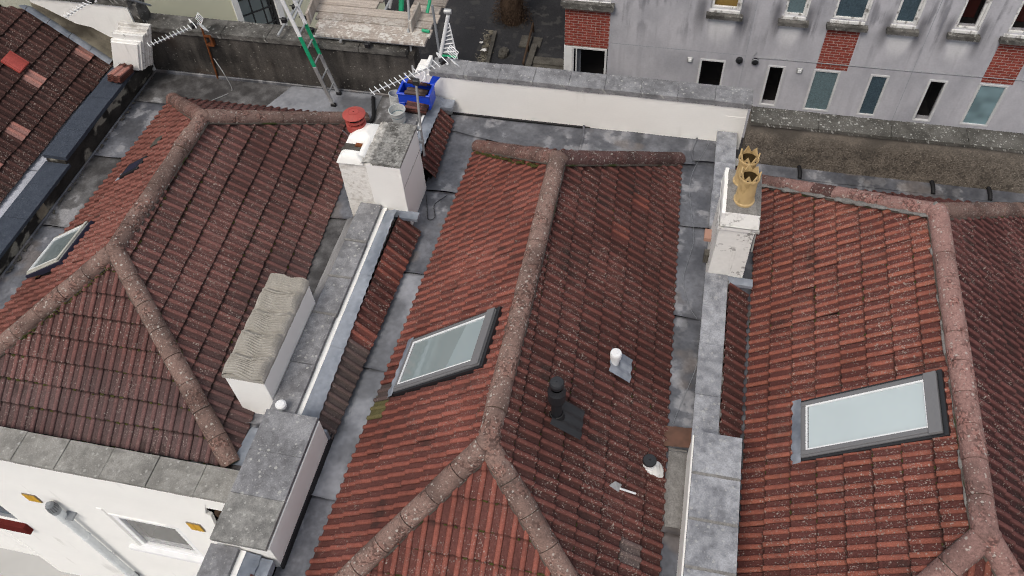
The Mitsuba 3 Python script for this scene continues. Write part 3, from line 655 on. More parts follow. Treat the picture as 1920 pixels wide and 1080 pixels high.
def silt(parent, fx, y0, y1, n, seed, z=.03):
    g = np.random.default_rng(seed); mb = MB()
    for _ in range(n):
        y = g.uniform(y0, y1); x = fx(y) + g.normal(0, .018); r = g.uniform(.006, .018)*(1+.8*(meshkit.noise(np.array([[y*2, seed, 0.]]))[0] > .6))
        m = trimesh.creation.icosphere(0, r); m.vertices = m.vertices*[1, 1, .4]*(1+.6*(g.random((12, 1))-.5)) + V(x, y, z); mb.add(m)
    put(parent, 'silt', mb, 'old_concrete', kind='stuff')
silt(g2, lambda y: float(np.interp(y, [2, 10.6], [-3.50, -3.22])), 2, 10.5, 260, 31, .02); silt(g2, lambda y: float(np.interp(y, [2, 10.8], [.71, .34])), 2, 10.6, 240, 32, .02)
silt(g1, lambda y: -10.03, 4, 11.5, 200, 33); silt(g1, lambda y: float(np.interp(y, [4, 11], [-9.7, -9.3])), 7.5, 10.9, 240, 34, .02)
# ---------------------------------------------------------------- party walls
def copings(wall, x0, x1, z0, z1, ys, mat, seed=0, axis='y', gap=.008, amp=.003, res=.055):
    for k, (a, b) in enumerate(zip(ys[:-1], ys[1:])):
        r = rng.normal(0, 1, 4); dz = r[0]*.003; dx = r[1]*.004
        if axis == 'y': m = rough(x0+dx, x1+dx, a+gap/2, b-gap/2, z0+dz, z1+dz, res, amp, seed=seed+k)
        else: m = rough(a+gap/2, b-gap/2, x0+dx, x1+dx, z0+dz, z1+dz, res, amp, seed=seed+k)
        put(wall, 'coping_stone', m, mat, smooth=30)
W12 = thing('party_wall', 'party wall with grey coping and lead flashed tile strip left of the middle roof', 'wall')
put(W12, '', MB().box(-4.58, -4.28, .92, 11.38, -.1, .435).box(-4.282, -4.195, .92, 2.78, .0, .43).box(-4.282, -4.195, 4.52, 8.50, .0, .43).box(-4.282, -4.195, 9.46, 11.38, .0, .43).build(), 'white_paint')
copings(W12, -4.63, -4.27, .43, .50, [.95, 1.75, 2.25, 2.78], 'coping_grey', 1)
copings(W12, -4.63, -4.27, .43, .50, [4.50, 5.4, 6.26, 6.95, 7.68, 8.49], 'coping_grey', 11)
copings(W12, -4.63, -4.27, .43, .50, [9.46, 10.2, 10.95, 11.38], 'coping_grey', 21)
for y in (7.665, 6.94, 6.25): put(W12, 'cement_joint', rough(-4.635, -4.265, y, y+.035, .492, .510, .03, .005, seed=int(y*9)), 'cement', smooth=40)
def strip(wall, y0, y1, xe0, xe1, ze, xt, zt, varf, sh=0.0, name='tile'):
    s = Slope((xe0, y0, ze), (xe1, y1, ze), (xt, (y0+y1)/2, zt), [(xe0, y0, ze), (xe1, y1, ze), (xt, y1, zt), (xt, y0, zt)], varf, sh)
    put(wall, 'tile_bed', s.deck(.02), 'dark_room'); lay_tiles(wall, s.tiles(courses=1, length=.62), 300, name); return s
st = strip(W12, 4.55, 8.40, -3.87, -3.70, .075, -4.04, .356, lambda c, s: 8 if c[0] < 1.5 + rng.normal(0, .12) else (4 if rng.random() < .8 else 3))
st2_ = strip(W12, 9.62, 11.15, -3.80, -3.86, .075, -4.03, .345, 4, .05)
strip(W12, 1.2, 2.55, -3.9, -3.88, .075, -4.1, .36, 4, .05)
def flash(wall, y0, y1, xa, za, xb, zb, mat='lead_new', n=1, wave=.006, on=None):
    for k in range(n):
        a, b = y0+(y1-y0)*k/n, y0+(y1-y0)*(k+1)/n
        g = grid(int((b-a)/.035)+2, 6, lambda u, v: np.column_stack([xa + (xb-xa)*v + wave*(v > .95)*np.sin((a+(b-a)*u)/.146*2*np.pi), a - .02 + (b-a+.02)*u,
              za + ((zb if on is None else on.O[2] + .108 + (xb - (on.O[0] + (a+(b-a)*u-on.O[1])*on.e[0]/on.e[1]))*on.s[2]/on.s[0])-za)*v + .012*(1-u)*(v < .9) + .006*(meshkit.fbm(np.column_stack([u*(b-a)*8, v*2, u*0+k]), 2)-.5) + .010*(v > .8)*np.cos((a+(b-a)*u)/.146*2*np.pi)]))
        put(wall, 'lead_flashing', g, mat, smooth=True)
flash(W12, 4.5, 8.42, -4.196, .445, -4.00, .385, n=3, on=st); flash(W12, 9.5, 11.38, -4.196, .445, -4.00, .385, n=1, on=st2_); flash(W12, .95, 2.78, -4.196, .42, -4.02, .36, n=1)
put(W12, 'end_flashing', MB().add(rough(-4.10, -3.66, 8.36, 8.52, .34, .40, .04, .006)), 'lead_new', smooth=40)
put(W12, 'end_flashing', rough(-4.10, -3.80, 11.12, 11.36, .30, .37, .04, .006), 'lead_new', smooth=40)
put(W12, 'end_flashing', MB().add(rough(-4.19, -3.87, 2.52, 2.76, .20, .34, .04, .012)), 'lead_new', smooth=40)
put(W12, 'cement_fillet', grid(40, 8, lambda u, v: np.column_stack([-4.95 + .33*v + .03*(meshkit.fbm(np.column_stack([u*3, v*2, u*0]), 2)-.5)*(1-v), 6.46 + 2.04*u, .02 + .455*v**1.5 + .02*meshkit.fbm(np.column_stack([u*8, v*3, u*0+4]), 3)])), 'grey_cement', smooth=True)
# raised end of the wall
blk = empty(W12, 'raised_end'); put(blk, '', box(-4.50, -3.85, 2.80, 4.52, -.1, .635, .004), 'white_paint')
for k, (a, b) in enumerate(((2.76, 3.36), (3.36, 3.95), (3.95, 4.53))): put(blk, 'coping_slab', rough(-4.57, -3.865, a+.002, b-.002, .635, .70, .05, .003, seed=40+k), 'coping_mix' if k == 0 else 'coping_grey', smooth=30)
put(blk, 'foot_strip', box(-3.852, -3.825, 2.78, 4.62, -.02, .115, .004), 'black_rubber')
put(blk, 'foot_strip', box(-4.2, -3.83, 4.52, 4.56, .1, .33, .004), 'lead_new')
W23 = thing('party_wall', 'party wall with streaked grey coping between the middle roof and the bright red roof', 'wall')
put(W23, '', box(.935, 1.20, .9, 11.38, -.1, .235), 'white_paint')
copings(W23, .90, 1.235, .235, .30, [5.28, 6.02, 6.86, 7.55, 8.16], 'coping_streak', 61, gap=.004); copings(W23, .90, 1.235, .235, .30, [9.12, 9.9, 10.6, 11.37], 'coping_streak', 71, gap=.004)
strip(W23, 5.25, 8.02, 1.50, 1.52, .03, 1.225, .262, 4, .03); strip(W23, 9.2, 10.5, 1.50, 1.52, .03, 1.225, .262, 4, .03)
wedge(W23, (1.235, 5.3, .262), (1.235, 8.1, .262), (0, 0, .0), .035, 120, 9)
put(W23, 'end_flashing', rough(1.20, 1.60, 8.02, 8.16, .22, .275, .04, .006), 'lead_new', smooth=40)
blk = empty(W23, 'raised_end'); put(blk, '', box(.885, 1.45, .95, 5.24, -.1, .575, .004), 'white_paint')
for k, y in enumerate((1.2, 1.78, 2.36, 2.94, 3.52, 4.10, 4.69)): put(blk, 'coping_slab', rough(.905, 1.485, y+.006, y+.58-.004, .575, .64, .05, .003, seed=80+k), 'coping_streak', smooth=30)
for y in (4.675, 4.085, 3.505): put(blk, 'cement_joint', rough(.91, 1.48, y, y+.036, .634, .646, .04, .004, seed=int(y*9)), 'cement', smooth=40)
W01 = thing('party_wall', 'mouldy party wall with dark slate blue coping stones at the left edge', 'wall')
put(W01, '', MB().box(-10.47, -10.10, 3.6, 8.64, -.2, .275).box(-10.47, -10.10, 8.64, 11.64, -.2, .40).build(), 'mouldy_wall')
copings(W01, -10.52, -10.055, .275, .335, [3.65, 4.6, 5.5, 6.42, 7.32, 8.10, 8.66], 'coping_slate', 101, gap=.004, amp=.001)
copings(W01, -10.52, -10.065, .40, .475, [8.66, 9.35, 10.25, 11.12], 'coping_slate', 111, gap=.004, amp=.001)
put(W01, 'loose_render', rough(-10.105, -10.075, 7.55, 7.78, .06, .26, .03, .012), 'mud_render', smooth=40, label='pale slab of loose render on the dark wall')

# ---------------------------------------------------------------- parapets at the back and the front
PD = thing('parapet_wall', 'dark stained rear parapet with mossy coping, behind the brown roof', 'wall')
put(PD, '', box(-10.06, -4.60, 11.70, 12.02, -.1, .985), 'dark_render')
copings(PD, 11.655, 12.09, .985, 1.085, np.linspace(-10.1, -4.72, 7), 'coping_dark', 131, axis='x', amp=.007)
PW = thing('parapet_wall', 'clean white rear parapet with slate grey coping, behind the middle roof', 'wall')
put(PW, '', MB().box(-4.52, 1.33, 11.40, 11.72, -.1, .84, b=.004).build(), 'white_paint')
copings(PW, 11.372, 11.79, .84, .935, np.linspace(-4.23, 1.385, 10), 'coping_grey', 141, axis='x', gap=.006, amp=.004)
put(PW, 'end_pier', MB().box(-4.46, -4.30, 11.385, 11.70, .3, .945, b=.006).box(-4.302, -4.24, 11.42, 11.72, .5, 1.03, b=.006).build(), 'white_paint', label='plastered pier at the left end')
put(PW, 'end_pier', rough(.98, 1.332, 11.393, 11.41, .05, .62, .05, .006), 'white_paint', smooth=40, label='patched plaster at the right end')
put(PW, 'foot_strip', MB().box(-3.88, -1.32, 11.37, 11.403, .0, .05, b=.004).box(-1.36, 1.0, 11.375, 11.404, .0, .03, b=.004).build(), 'black_rubber')
PP = thing('parapet_wall', 'long pebbledash parapet with dark coping behind the bright red roof', 'wall')
put(PP, '', box(1.35, 9.5, 10.93, 11.24, -.1, .915), 'pebbledash')
copings(PP, 10.885, 11.29, .915, .975, [1.36, 2.42, 3.55, 4.7, 5.85, 7.0, 8.2, 9.4], 'coping_brown', 151, axis='x', amp=.008, gap=.004)
put(PP, 'upstand', grid(60, 4, lambda u, v: np.column_stack([1.36+7.8*u, 10.70 + .235*v, .012 + .035*v + .012*meshkit.fbm(np.column_stack([u*60, v*3, u*0]), 3)])), 'lead', smooth=True)
for x in (2.32, 4.45, 5.33): put(PP, 'strap', tube(curve([(x, 10.935, .09), (x+.01, 10.88, .085), (x+.02, 10.80, .07), (x+.02, 10.70, .035)], 5), .035, 8), 'black_rubber', smooth=True)
PB = thing('parapet_wall', 'patchy white rear wall of the house at the top left, earthy render along its foot', 'wall')
put(PB, '', box(-17, -10.07, 11.68, 12.0, -.1, 1.50), 'white_paint')
put(PB, 'render_band', poly_plate([(-13.2, 1.45), (-12.35, 1.46), (-11.9, 1.28), (-11.36, .98), (-11.05, .93), (-10.76, .75), (-10.5, .70), (-10.45, .0), (-11.2, .1), (-12.9, 1.4)], [], V(0, 11.69, 0), V(1, 0, 0), V(0, 0, 1), V(0, -1, 0), .022), 'mud_render', label='crumbling earthy render')
copings(PB, 11.64, 12.06, 1.50, 1.63, [-15, -13.9, -12.8, -11.8, -10.85, -9.98], 'coping_dark', 161, axis='x', amp=.012)
put(PB, 'broken_end', rough(-10.12, -9.90, 11.72, 12.0, .95, 1.5, .05, .03, 6), 'coping_dark', smooth=40)
# stepped white stone at the end of the wall on the left
SP = thing('pier', 'white pier of stepped upright slabs at the end of the mouldy wall', 'pier')
for k, (x0, x1, y0, y1, z0, z1) in enumerate([(-10.50, -9.96, 11.13, 11.16, .46, 1.06), (-10.52, -9.91, 11.165, 11.205, .44, 1.10), (-10.50, -9.88, 11.21, 11.26, .44, 1.20), (-10.48, -9.87, 11.265, 11.31, .44, 1.21), (-10.44, -9.84, 11.315, 11.36, .44, 1.28), (-10.46, -9.82, 11.365, 11.43, .42, 1.33)]):
    m = rough(x0, x1, y0, y1, z0, z1, .06, .002, seed=170+k); m.vertices += np.outer((m.vertices[:, 2]-.45)*.36, [1, 0, 0])
    put(SP, 'slab', m, 'white_worn' if k == 2 else ('white_rough' if k > 2 else 'white_paint'), smooth=30)
put(SP, 'base', rough(-10.46, -10.0, 10.8, 11.6, .2, .41, .06, .01, seed=180), 'mouldy_wall', smooth=30)
def spare_tile(key, O, ex, ey, var, length=.40):
    UID[0] += 1; v, f, uv = tile_mesh(UID[0], var, length); ez = np.cross(ex, ey)
    v2 = v.copy(); v2[:, 2] -= .030; v2 = v2[:33]; f2 = f[(f < 33).all(1)][:, ::-1]; uv2 = uv[:33]
    v, f, uv = np.vstack([v, v2]), np.vstack([f, f2 + len(v)]), np.vstack([uv, uv2])
    scene[key] = mikit.ply(trimesh.Trimesh(V(*O) + v[:, :1]*ex + v[:, 1:2]*ey + v[:, 2:]*ez, f, process=False), 'tile', smooth=True, uv=uv)
ca, sa = math.cos(.12), math.sin(.12)
for k in range(4):
    key = thing('spare_roof_tile', ['lowest of the four spare tiles stacked on the slate blue coping', 'second from bottom of the spare tiles stacked on the slate blue coping', 'third from bottom of the spare tiles stacked on the slate blue coping',
                                    'pink and brown spare tile on top of the stack on the slate blue coping'][k], 'roof tile', 'spare tiles stacked on the left coping')
    spare_tile(key, (-10.33 + .008*k, 10.66 + .010*k, .515 + .036*k), V(ca, -sa, 0), V(sa, ca, 0), 1 if k < 3 else 9, .40)

PF = thing('parapet_wall', 'front parapet with warm grey coping stones below the brown roof', 'wall')
put(PF, '', box(-10.1, -4.56, 3.44, 3.78, -.3, .125), 'white_paint')
copings(PF, 3.395, 3.83, .125, .195, [-10.1, -9.3, -8.6, -7.93, -7.28, -6.62, -5.95, -5.28, -4.56], 'coping_warm', 191, axis='x', gap=.010, amp=.004)

# ---------------------------------------------------------------- front wall of the left house
wf = empty(H1, 'front_wall')
hole = [(-5.24, -.14), (-4.99, -.14), (-4.86, -.3), (-4.9, -.9), (-5.36, -.9), (-5.30, -.55), (-5.36, -.50)]
wm = poly_plate([(-10.12, GZ), (-4.56, GZ), (-4.56, -.29), (-4.7, .12), (-10.12, .12)], [hole, [(-7.22, -1.36), (-6.10, -1.36), (-6.10, -2.62), (-7.22, -2.62)], [(-9.95, -1.9), (-9.42, -1.9), (-9.42, -2.7), (-9.95, -2.7)]],
     V(0, 3.485, 0), V(1, 0, 0), V(0, 0, 1), V(0, -1, 0), .055)
put(wf, '', wm, 'white_paint')
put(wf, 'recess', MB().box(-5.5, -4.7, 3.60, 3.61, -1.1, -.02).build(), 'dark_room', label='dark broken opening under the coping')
put(wf, 'pipe_end', tube(curve([(-5.02, 3.58, -.18), (-5.10, 3.50, -.34), (-5.20, 3.47, -.5), (-5.05, 3.46, -.62), (-4.9, 3.5, -.66)]), .04, 10), 'bark', smooth=True)
def window(parent, x0, x1, z0, z1, yf, fw, frame_mat, pane_mat, depth=.10, sill=None, sill_mat='old_frame', mull=(), back=None, glass=True, fd=.06, label=None):
    """a window in a wall that faces -y: yf the wall's face"""
    w = empty(parent, 'window')
    fr = MB(); y0, y1 = yf + depth - fd, yf + depth
    fr.box(x0, x1, y0, y1, z1-fw, z1, b=.006).box(x0, x1, y0, y1, z0, z0+fw, b=.006).box(x0, x0+fw, y0, y1, z0+fw, z1-fw, b=.006).box(x1-fw, x1, y0, y1, z0+fw, z1-fw, b=.006)
    for m in mull: fr.box(*m)
    if label: labels[w] = {'label': label}
    put(w, 'frame', fr, frame_mat)
    yp = y1 - fd*.4
    if pane_mat == 'glass':
        put(w, 'pane', tri([(x0+fw, yp, z0+fw), (x1-fw, yp, z0+fw), (x1-fw, yp, z1-fw), (x0+fw, yp, z1-fw)], [[0, 1, 2, 3]]), 'glass')
        if back: put(w, 'interior', back, 'dark_room')
    else: put(w, 'pane', box(x0+fw, x1-fw, yp, yp+.012, z0+fw, z1-fw), pane_mat)
    if sill: put(w, 'sill', rough(*sill, .08, .003, seed=int(abs(x0)*100)), sill_mat, smooth=30)
    return w
def room(x0, x1, y0, y1, z0, z1):
    """an open box behind a window, seen from -y"""
    v = [(x, y, z) for x in (x0, x1) for y in (y0, y1) for z in (z0, z1)]
    return tri(v, [[2, 3, 7, 6], [0, 1, 3, 2], [4, 6, 7, 5], [0, 2, 6, 4], [1, 5, 7, 3]])
w = window(H1, -7.21, -6.11, -2.61, -1.37, 3.43, .09, 'upvc', 'glass', .065, (-7.42, -6.0, 3.36, 3.52, -2.72, -2.62), 'upvc', back=room(-7.3, -6.0, 3.66, 4.6, -2.9, -1.2), label='white framed window with a dark room behind')
put(w, 'surround', MB().box(-7.33, -7.24, 3.415, 3.45, -2.62, -1.16, b=.006).box(-7.20, -6.28, 3.418, 3.45, -1.345, -1.315, b=.004).build(), 'white_paint')
w = window(H1, -9.94, -9.43, -2.69, -1.91, 3.43, .06, 'slate_plastic', 'frosted_dark', .09, (-10.05, -9.36, 3.34, 3.50, -2.98, -2.72), 'red_sill', label='small window with a dark red sill at the left edge')
for x0, x1, z0, z1, lab in ((-8.56, -8.33, -1.42, -1.17, 'yellow air vent left of the downpipe'), (-5.84, -5.62, -1.245, -.995, 'yellow air vent beside the broken opening')):
    vk = empty(H1, 'air_vent'); labels[vk] = {'label': lab}
    put(vk, 'frame', MB().box(x0, x1, 3.415, 3.44, z0, z1, b=.004).build(), 'vent_frame')
    put(vk, 'panel', MB().box(x0+.012, (x0+x1)/2-.006, 3.408, 3.416, z0+.014, z1-.014).box((x0+x1)/2+.006, x1-.012, 3.408, 3.416, z0+.014, z1-.014).build(), 'yellow_vent')
dp = empty(H1, 'downpipe'); ax = V(-8.04, 3.335, 0)
put(dp, '', tube([ax+V(0, 0, z) for z in (GZ, -3, -1.40)], .062, 14), 'grey_plastic', smooth=40)
put(dp, 'collar', MB().add(tube([ax+V(0, 0, -1.74), ax+V(0, 0, -1.40)], .070, 14)).add(tube([ax+V(0, 0, -2.42), ax+V(0, 0, -2.38)], .071, 14)).build(), 'grey_plastic', smooth=40)
put(dp, 'cowl', tube([ax+V(0, 0, z) for z in (-1.40, -1.26, -1.18, -1.13)], [.074, .074, .060, .035], 14), 'slate_plastic', smooth=40)
sl = MB()
for k in range(14):
    a = k/14*2*math.pi; d = V(math.cos(a), math.sin(a), 0); sl.add(tube([ax+d*.0745+V(0, 0, -1.31), ax+d*.063+V(0, 0, -1.185)], .006, 5))
put(dp, 'grille_bar', sl, 'black_rubber', kind='stuff'); put(dp, 'bracket', MB().box(-8.02, -7.86, 3.30, 3.43, -1.62, -1.58, b=.004).build(), 'slate_plastic')
fp = empty(H1, 'flue_bend'); put(fp, '', tube(curve([(-8.05, 3.42, -4.35), (-8.2, 3.22, -4.38), (-8.36, 3.15, -4.5), (-8.42, 3.15, -4.9)], 6), .085, 12), 'slate_plastic', smooth=40)
put(H1, 'cable_clip', tube([(-8.02, 3.41, -3.25), (-8.18, 3.41, -3.62)], .010, 6), 'upvc')
# the plain grey front of the house beyond, its corner rounded
def corner(u, v):
    a = np.clip(u*3-1, 0, 1)*np.pi/2; x = np.where(u < 1/3, -10.12 - .0*u, -10.12 - .35*np.sin(a)) - np.maximum(u*3-2, 0)*5
    y = 3.43 + .35*(1-np.cos(a)); return np.column_stack([x, y, GZ + v*(5.5 + .1)])
put(H0, 'front_wall', grid(36, 6, corner), 'white_paint', smooth=True)

# ---------------------------------------------------------------- chimneys
CA = thing('chimney', 'white rendered double chimney with a red metal cowl, behind the brown roof', 'chimney')
put(CA, '', rough(-4.40, -3.85, 8.51, 9.44, -.1, 1.36, .09, .004, 4, seed=200), 'white_paint', smooth=30)
put(CA, 'rough_half', rough(-4.86, -4.38, 8.535, 9.40, -.1, 1.33, .045, .009, 16, seed=201), 'white_rough', smooth=40, label='roughcast left half')
put(CA, 'render_joint', box(-3.855, -3.846, 8.51, 9.44, .90, .906), 'cement')
put(CA, 'cement_fillet', grid(30, 8, lambda u, v: np.column_stack([-4.47 + .20*v + .05*(meshkit.fbm(np.column_stack([u*14, v*3, u*0]), 3)-.5), 8.50 + .94*u, 1.335 + .062*np.sin(np.pi*v)**.6 + .02*meshkit.fbm(np.column_stack([u*20, v*5, u*0+3]), 3)])), 'speckled_cement', smooth=True)
put(CA, 'cap_slab', rough(-4.29, -3.835, 8.495, 8.965, 1.362, 1.405, .05, .004, seed=203), 'coping_speckle', smooth=30); put(CA, 'cap_slab', rough(-4.29, -3.835, 8.97, 9.45, 1.362, 1.405, .05, .004, seed=204), 'coping_speckle', smooth=30)
def fl(u, v):
    x = -4.87 + .43*u; y = 8.50 + .24*v; e = np.minimum(np.minimum(u, 1-u)*4, np.minimum(v, 1-v)*4)
    return np.column_stack([x, y, 1.315 + .12*np.clip(e, 0, 1)**.6 + .03*meshkit.fbm(np.column_stack([u*4, v*3, u*0]), 2)])
put(CA, 'flaunching', grid(20, 14, fl), 'white_paint', smooth=True)
def fl2(u, v):
    x = -4.87 + .48*u; y = 8.93 + .50*v; e = np.minimum(np.minimum(u, 1-u)*3, np.minimum(v, 1-v)*3)
    return np.column_stack([x, y, 1.315 + .15*np.clip(e, 0, 1)**.7 + .02*meshkit.fbm(np.column_stack([u*4, v*3, u*0+5]), 2)])
put(CA, 'flaunching', grid(20, 20, fl2), 'white_paint', smooth=True)
put(CA, 'flaunching', grid(10, 14, lambda u, v: np.column_stack([-4.58 + .16*u, 8.6 + .45*v, 1.33 + .10*np.sin(np.pi*u)**.6])), 'white_paint', smooth=True)
put(CA, 'flue_liner', MB().add(rough(-4.86, -4.53, 8.72, 8.80, 1.30, 1.39, .04, .006, seed=207)).add(rough(-4.85, -4.56, 8.82, 8.90, 1.30, 1.37, .04, .006, seed=208)), 'old_concrete', smooth=30)
put(CA, 'brick', rough(-4.67, -4.56, 8.84, 8.91, 1.34, 1.39, .04, .004, seed=209), 'rust', smooth=30)
cw = empty(CA, 'cowl'); cc = (-4.77, 9.25, 0)
put(cw, '', lathe([(.158, 1.40), (.158, 1.505), (.158, 1.505), (.148, 1.51), (.148, 1.51), (.11, 1.515)], 28, cc), 'red_cowl', smooth=40)
put(cw, 'inner_drum', lathe([(.110, 1.50), (.110, 1.68)], 24, cc), 'black_rubber', smooth=True)
put(cw, 'ring', lathe([(.140, 1.56), (.156, 1.56), (.156, 1.56), (.156, 1.60), (.156, 1.60), (.140, 1.60)], 28, cc), 'red_cowl', smooth=40)
put(cw, 'lid', lathe([(.150, 1.655), (.182, 1.66), (.182, 1.66), (.182, 1.668), (.182, 1.668), (.085, 1.715), (.085, 1.715), (.085, 1.722), (.075, 1.722), (.075, 1.716), (.01, 1.718)], 32, cc), 'red_cowl', smooth=30)
for k in range(6):
    a = k*math.pi/3 + .3; put(cw, 'post', tube([(cc[0]+.150*math.cos(a), cc[1]+.150*math.sin(a), 1.50), (cc[0]+.150*math.cos(a), cc[1]+.150*math.sin(a), 1.67)], .007, 6), 'red_cowl')
CB = thing('chimney', 'tall white chimney with two crowned clay pots on the right party wall', 'chimney')
def shaft(u0, u1, w):  # a four-sided loft with a grid on each face
    mb = MB()
    for (ax, ay, bx, by) in ((0, 0, 1, 0), (1, 0, 1, 1), (1, 1, 0, 1), (0, 1, 0, 0)):
        def fn(u, v):
            x = np.where(True, ax + (bx-ax)*u, 0); y = ay + (by-ay)*u
            X = [np.interp(v, [0, 1], [u0[i], u1[i]]) for i in range(5)]
            return np.column_stack([X[0] + (X[1]-X[0])*x, X[2] + (X[3]-X[2])*y, X[4] + 0*u])
        mb.add(grid(8, w, fn))
    m = mb.build(); m.vertices += ((meshkit.fbm(m.vertices*7, 3, 5)-.5)*.014)[:, None]*V(1, 1, 0); return m
put(CB, '', MB().add(shaft((.925, 1.445, 8.165, 9.10, -.1), (.945, 1.44, 8.17, 9.08, .72), 10)).add(shaft((.945, 1.44, 8.17, 9.08, .72), (.955, 1.435, 8.175, 9.08, 1.30), 8)), 'white_worn', smooth=40)
put(CB, 'band', MB().add(shaft((.93, 1.49, 8.13, 9.12, 1.30), (.93, 1.49, 8.13, 9.12, 1.36), 2)).add(shaft((.945, 1.475, 8.145, 9.11, 1.36), (.965, 1.455, 8.205, 9.06, 1.585), 4)).box(.925, 1.49, 8.13, 9.12, 1.30, 1.301), 'white_worn', smooth=30)
put(CB, 'mortar_cap', grid(14, 20, lambda u, v: np.column_stack([.968 + .49*u, 8.21 + .85*v, 1.575 + .05*np.clip(np.minimum(np.minimum(u, 1-u)*5, np.minimum(v, 1-v)*5), 0, 1) + .02*meshkit.fbm(np.column_stack([u*6, v*9, u*0]), 3)])), 'cement', smooth=True)
put(CB, 'white_edge', rough(.935, .985, 8.17, 9.08, 1.36, 1.60, .05, .01, seed=215), 'white_paint', smooth=40)
def pot(cx, cy, top, lab):
    key = empty(CB, 'chimney_pot'); labels[key] = {'label': lab}; c = (cx, cy, 0); z0 = 1.60
    put(key, '', lathe([(.143, z0), (.146, z0+.045), (.146, z0+.045), (.132, z0+.06), (.126, z0+.2), (.120, top-.02), (.120, top-.02), (.140, top-.012), (.140, top-.012), (.140, top+.02), (.140, top+.02), (.132, top+.03)], 36, c), 'buff_clay', smooth=40)
    put(key, 'bore', lathe([(.005, top-.16), (.110, top-.15), (.114, top+.03)], 30, c), 'clay_inside', smooth=True)
    n, m = 7, 6; v, f = [], []
    for k in range(n*m):   # the crown: points between V-shaped notches, with thickness
        a = k/(n*m)*2*math.pi; t = abs(((k % m)/m)*2-1); h = top + .02 + .105*t; fl_ = 1 + .06*t
        for r in (.128, .112):
            v += [(cx+r*math.cos(a), cy+r*math.sin(a), top+.0), (cx+r*fl_*math.cos(a), cy+r*fl_*math.sin(a), h)]
    N = n*m
    for k in range(N):
        a, b = 4*k, 4*((k+1) % N); f += [[a, b, b+1, a+1], [b+2, a+2, a+3, b+3], [a+1, b+1, b+3, a+3]]
    put(key, 'crown', tri(v, f), 'buff_clay', smooth=40)
    for k in range(n):
        a = (k+.0)/n*2*math.pi; put(key, 'hole', tube([(cx+.1385*math.cos(a), cy+.1385*math.sin(a), top+.045), (cx+.128*math.cos(a), cy+.128*math.sin(a), top+.045)], .010, 8), 'black_rubber')
pot(1.215, 8.44, 2.06, 'nearer clay pot with a jagged crown'); pot(1.19, 8.80, 2.06, 'farther clay pot with a jagged crown')
put(CB, 'bracket', tube(curve([(1.44, 8.62, .80), (1.52, 8.60, .82), (1.56, 8.66, .78), (1.52, 8.70, .74)], 5), .022, 7), 'rust', smooth=True)
put(CB, 'bracket_tube', tube([(1.53, 8.62, .80), (1.50, 8.36, .66)], .014, 7), 'old_alu')
put(CB, 'brick', rough(.86, .94, 8.50, 8.62, .12, .30, .05, .006), 'old_concrete', smooth=30); put(CB, 'brick', rough(.83, .94, 8.78, 8.98, .30, .37, .05, .006), 'pale_brick', smooth=30)
CC = thing('chimney', 'low white boxed chimney topped with combed wavy cement, beside the brown roof', 'chimney')
put(CC, '', MB().box(-5.21, -4.65, 4.775, 6.44, -.14, .93, b=.006).build(), 'white_paint')
def wavy(u, v, top=True):
    x = -5.24 + .60*u; y = 4.76 + 1.69*v
    w = np.mod(v*4.6 + .12*np.sin(u*5) + .10*(u), 1.0); h = .095*(np.sin(np.pi*w)**.8)*(.55+.45*np.sin(v*9+1)**2) + .055*(w > .82)*(1-w)*4
    e = np.clip(np.minimum(u, 1-u)*9, 0, 1)
    comb = .015*np.sin(2*np.pi*(v*50 + .35*np.sin(u*9 + v*6) + .9*meshkit.fbm(np.column_stack([u*2, v*4, u*0]), 2)))
    return np.column_stack([x, y + .02*np.sin(u*7), .94 + e**.5*(.035 + h + comb) + .01*meshkit.fbm(np.column_stack([u*9, v*20, u*0]), 2)])
put(CC, 'combed_cap', grid(44, 380, wavy), 'combed_cement', smooth=True, label='thick cement top combed into wavy ridges')
put(CC, 'cap_edge', MB().add(rough(-5.235, -4.645, 4.765, 6.45, .90, .955, .05, .010, seed=222)), 'combed_cement', smooth=40)
put(CC, 'vent_grille', MB().box(-5.0, -4.70, 4.755, 4.78, -.14, -.03).build(), 'black_rubber')
put(CC, 'chipped_corner', rough(-4.72, -4.63, 4.75, 4.84, .02, .10, .02, .02, seed=225), 'cement', smooth=40)
put(CC, 'foot_lead', MB().add(rough(-4.66, -4.625, 4.9, 6.42, .02, .06, .05, .006, seed=226)), 'lead', smooth=40)

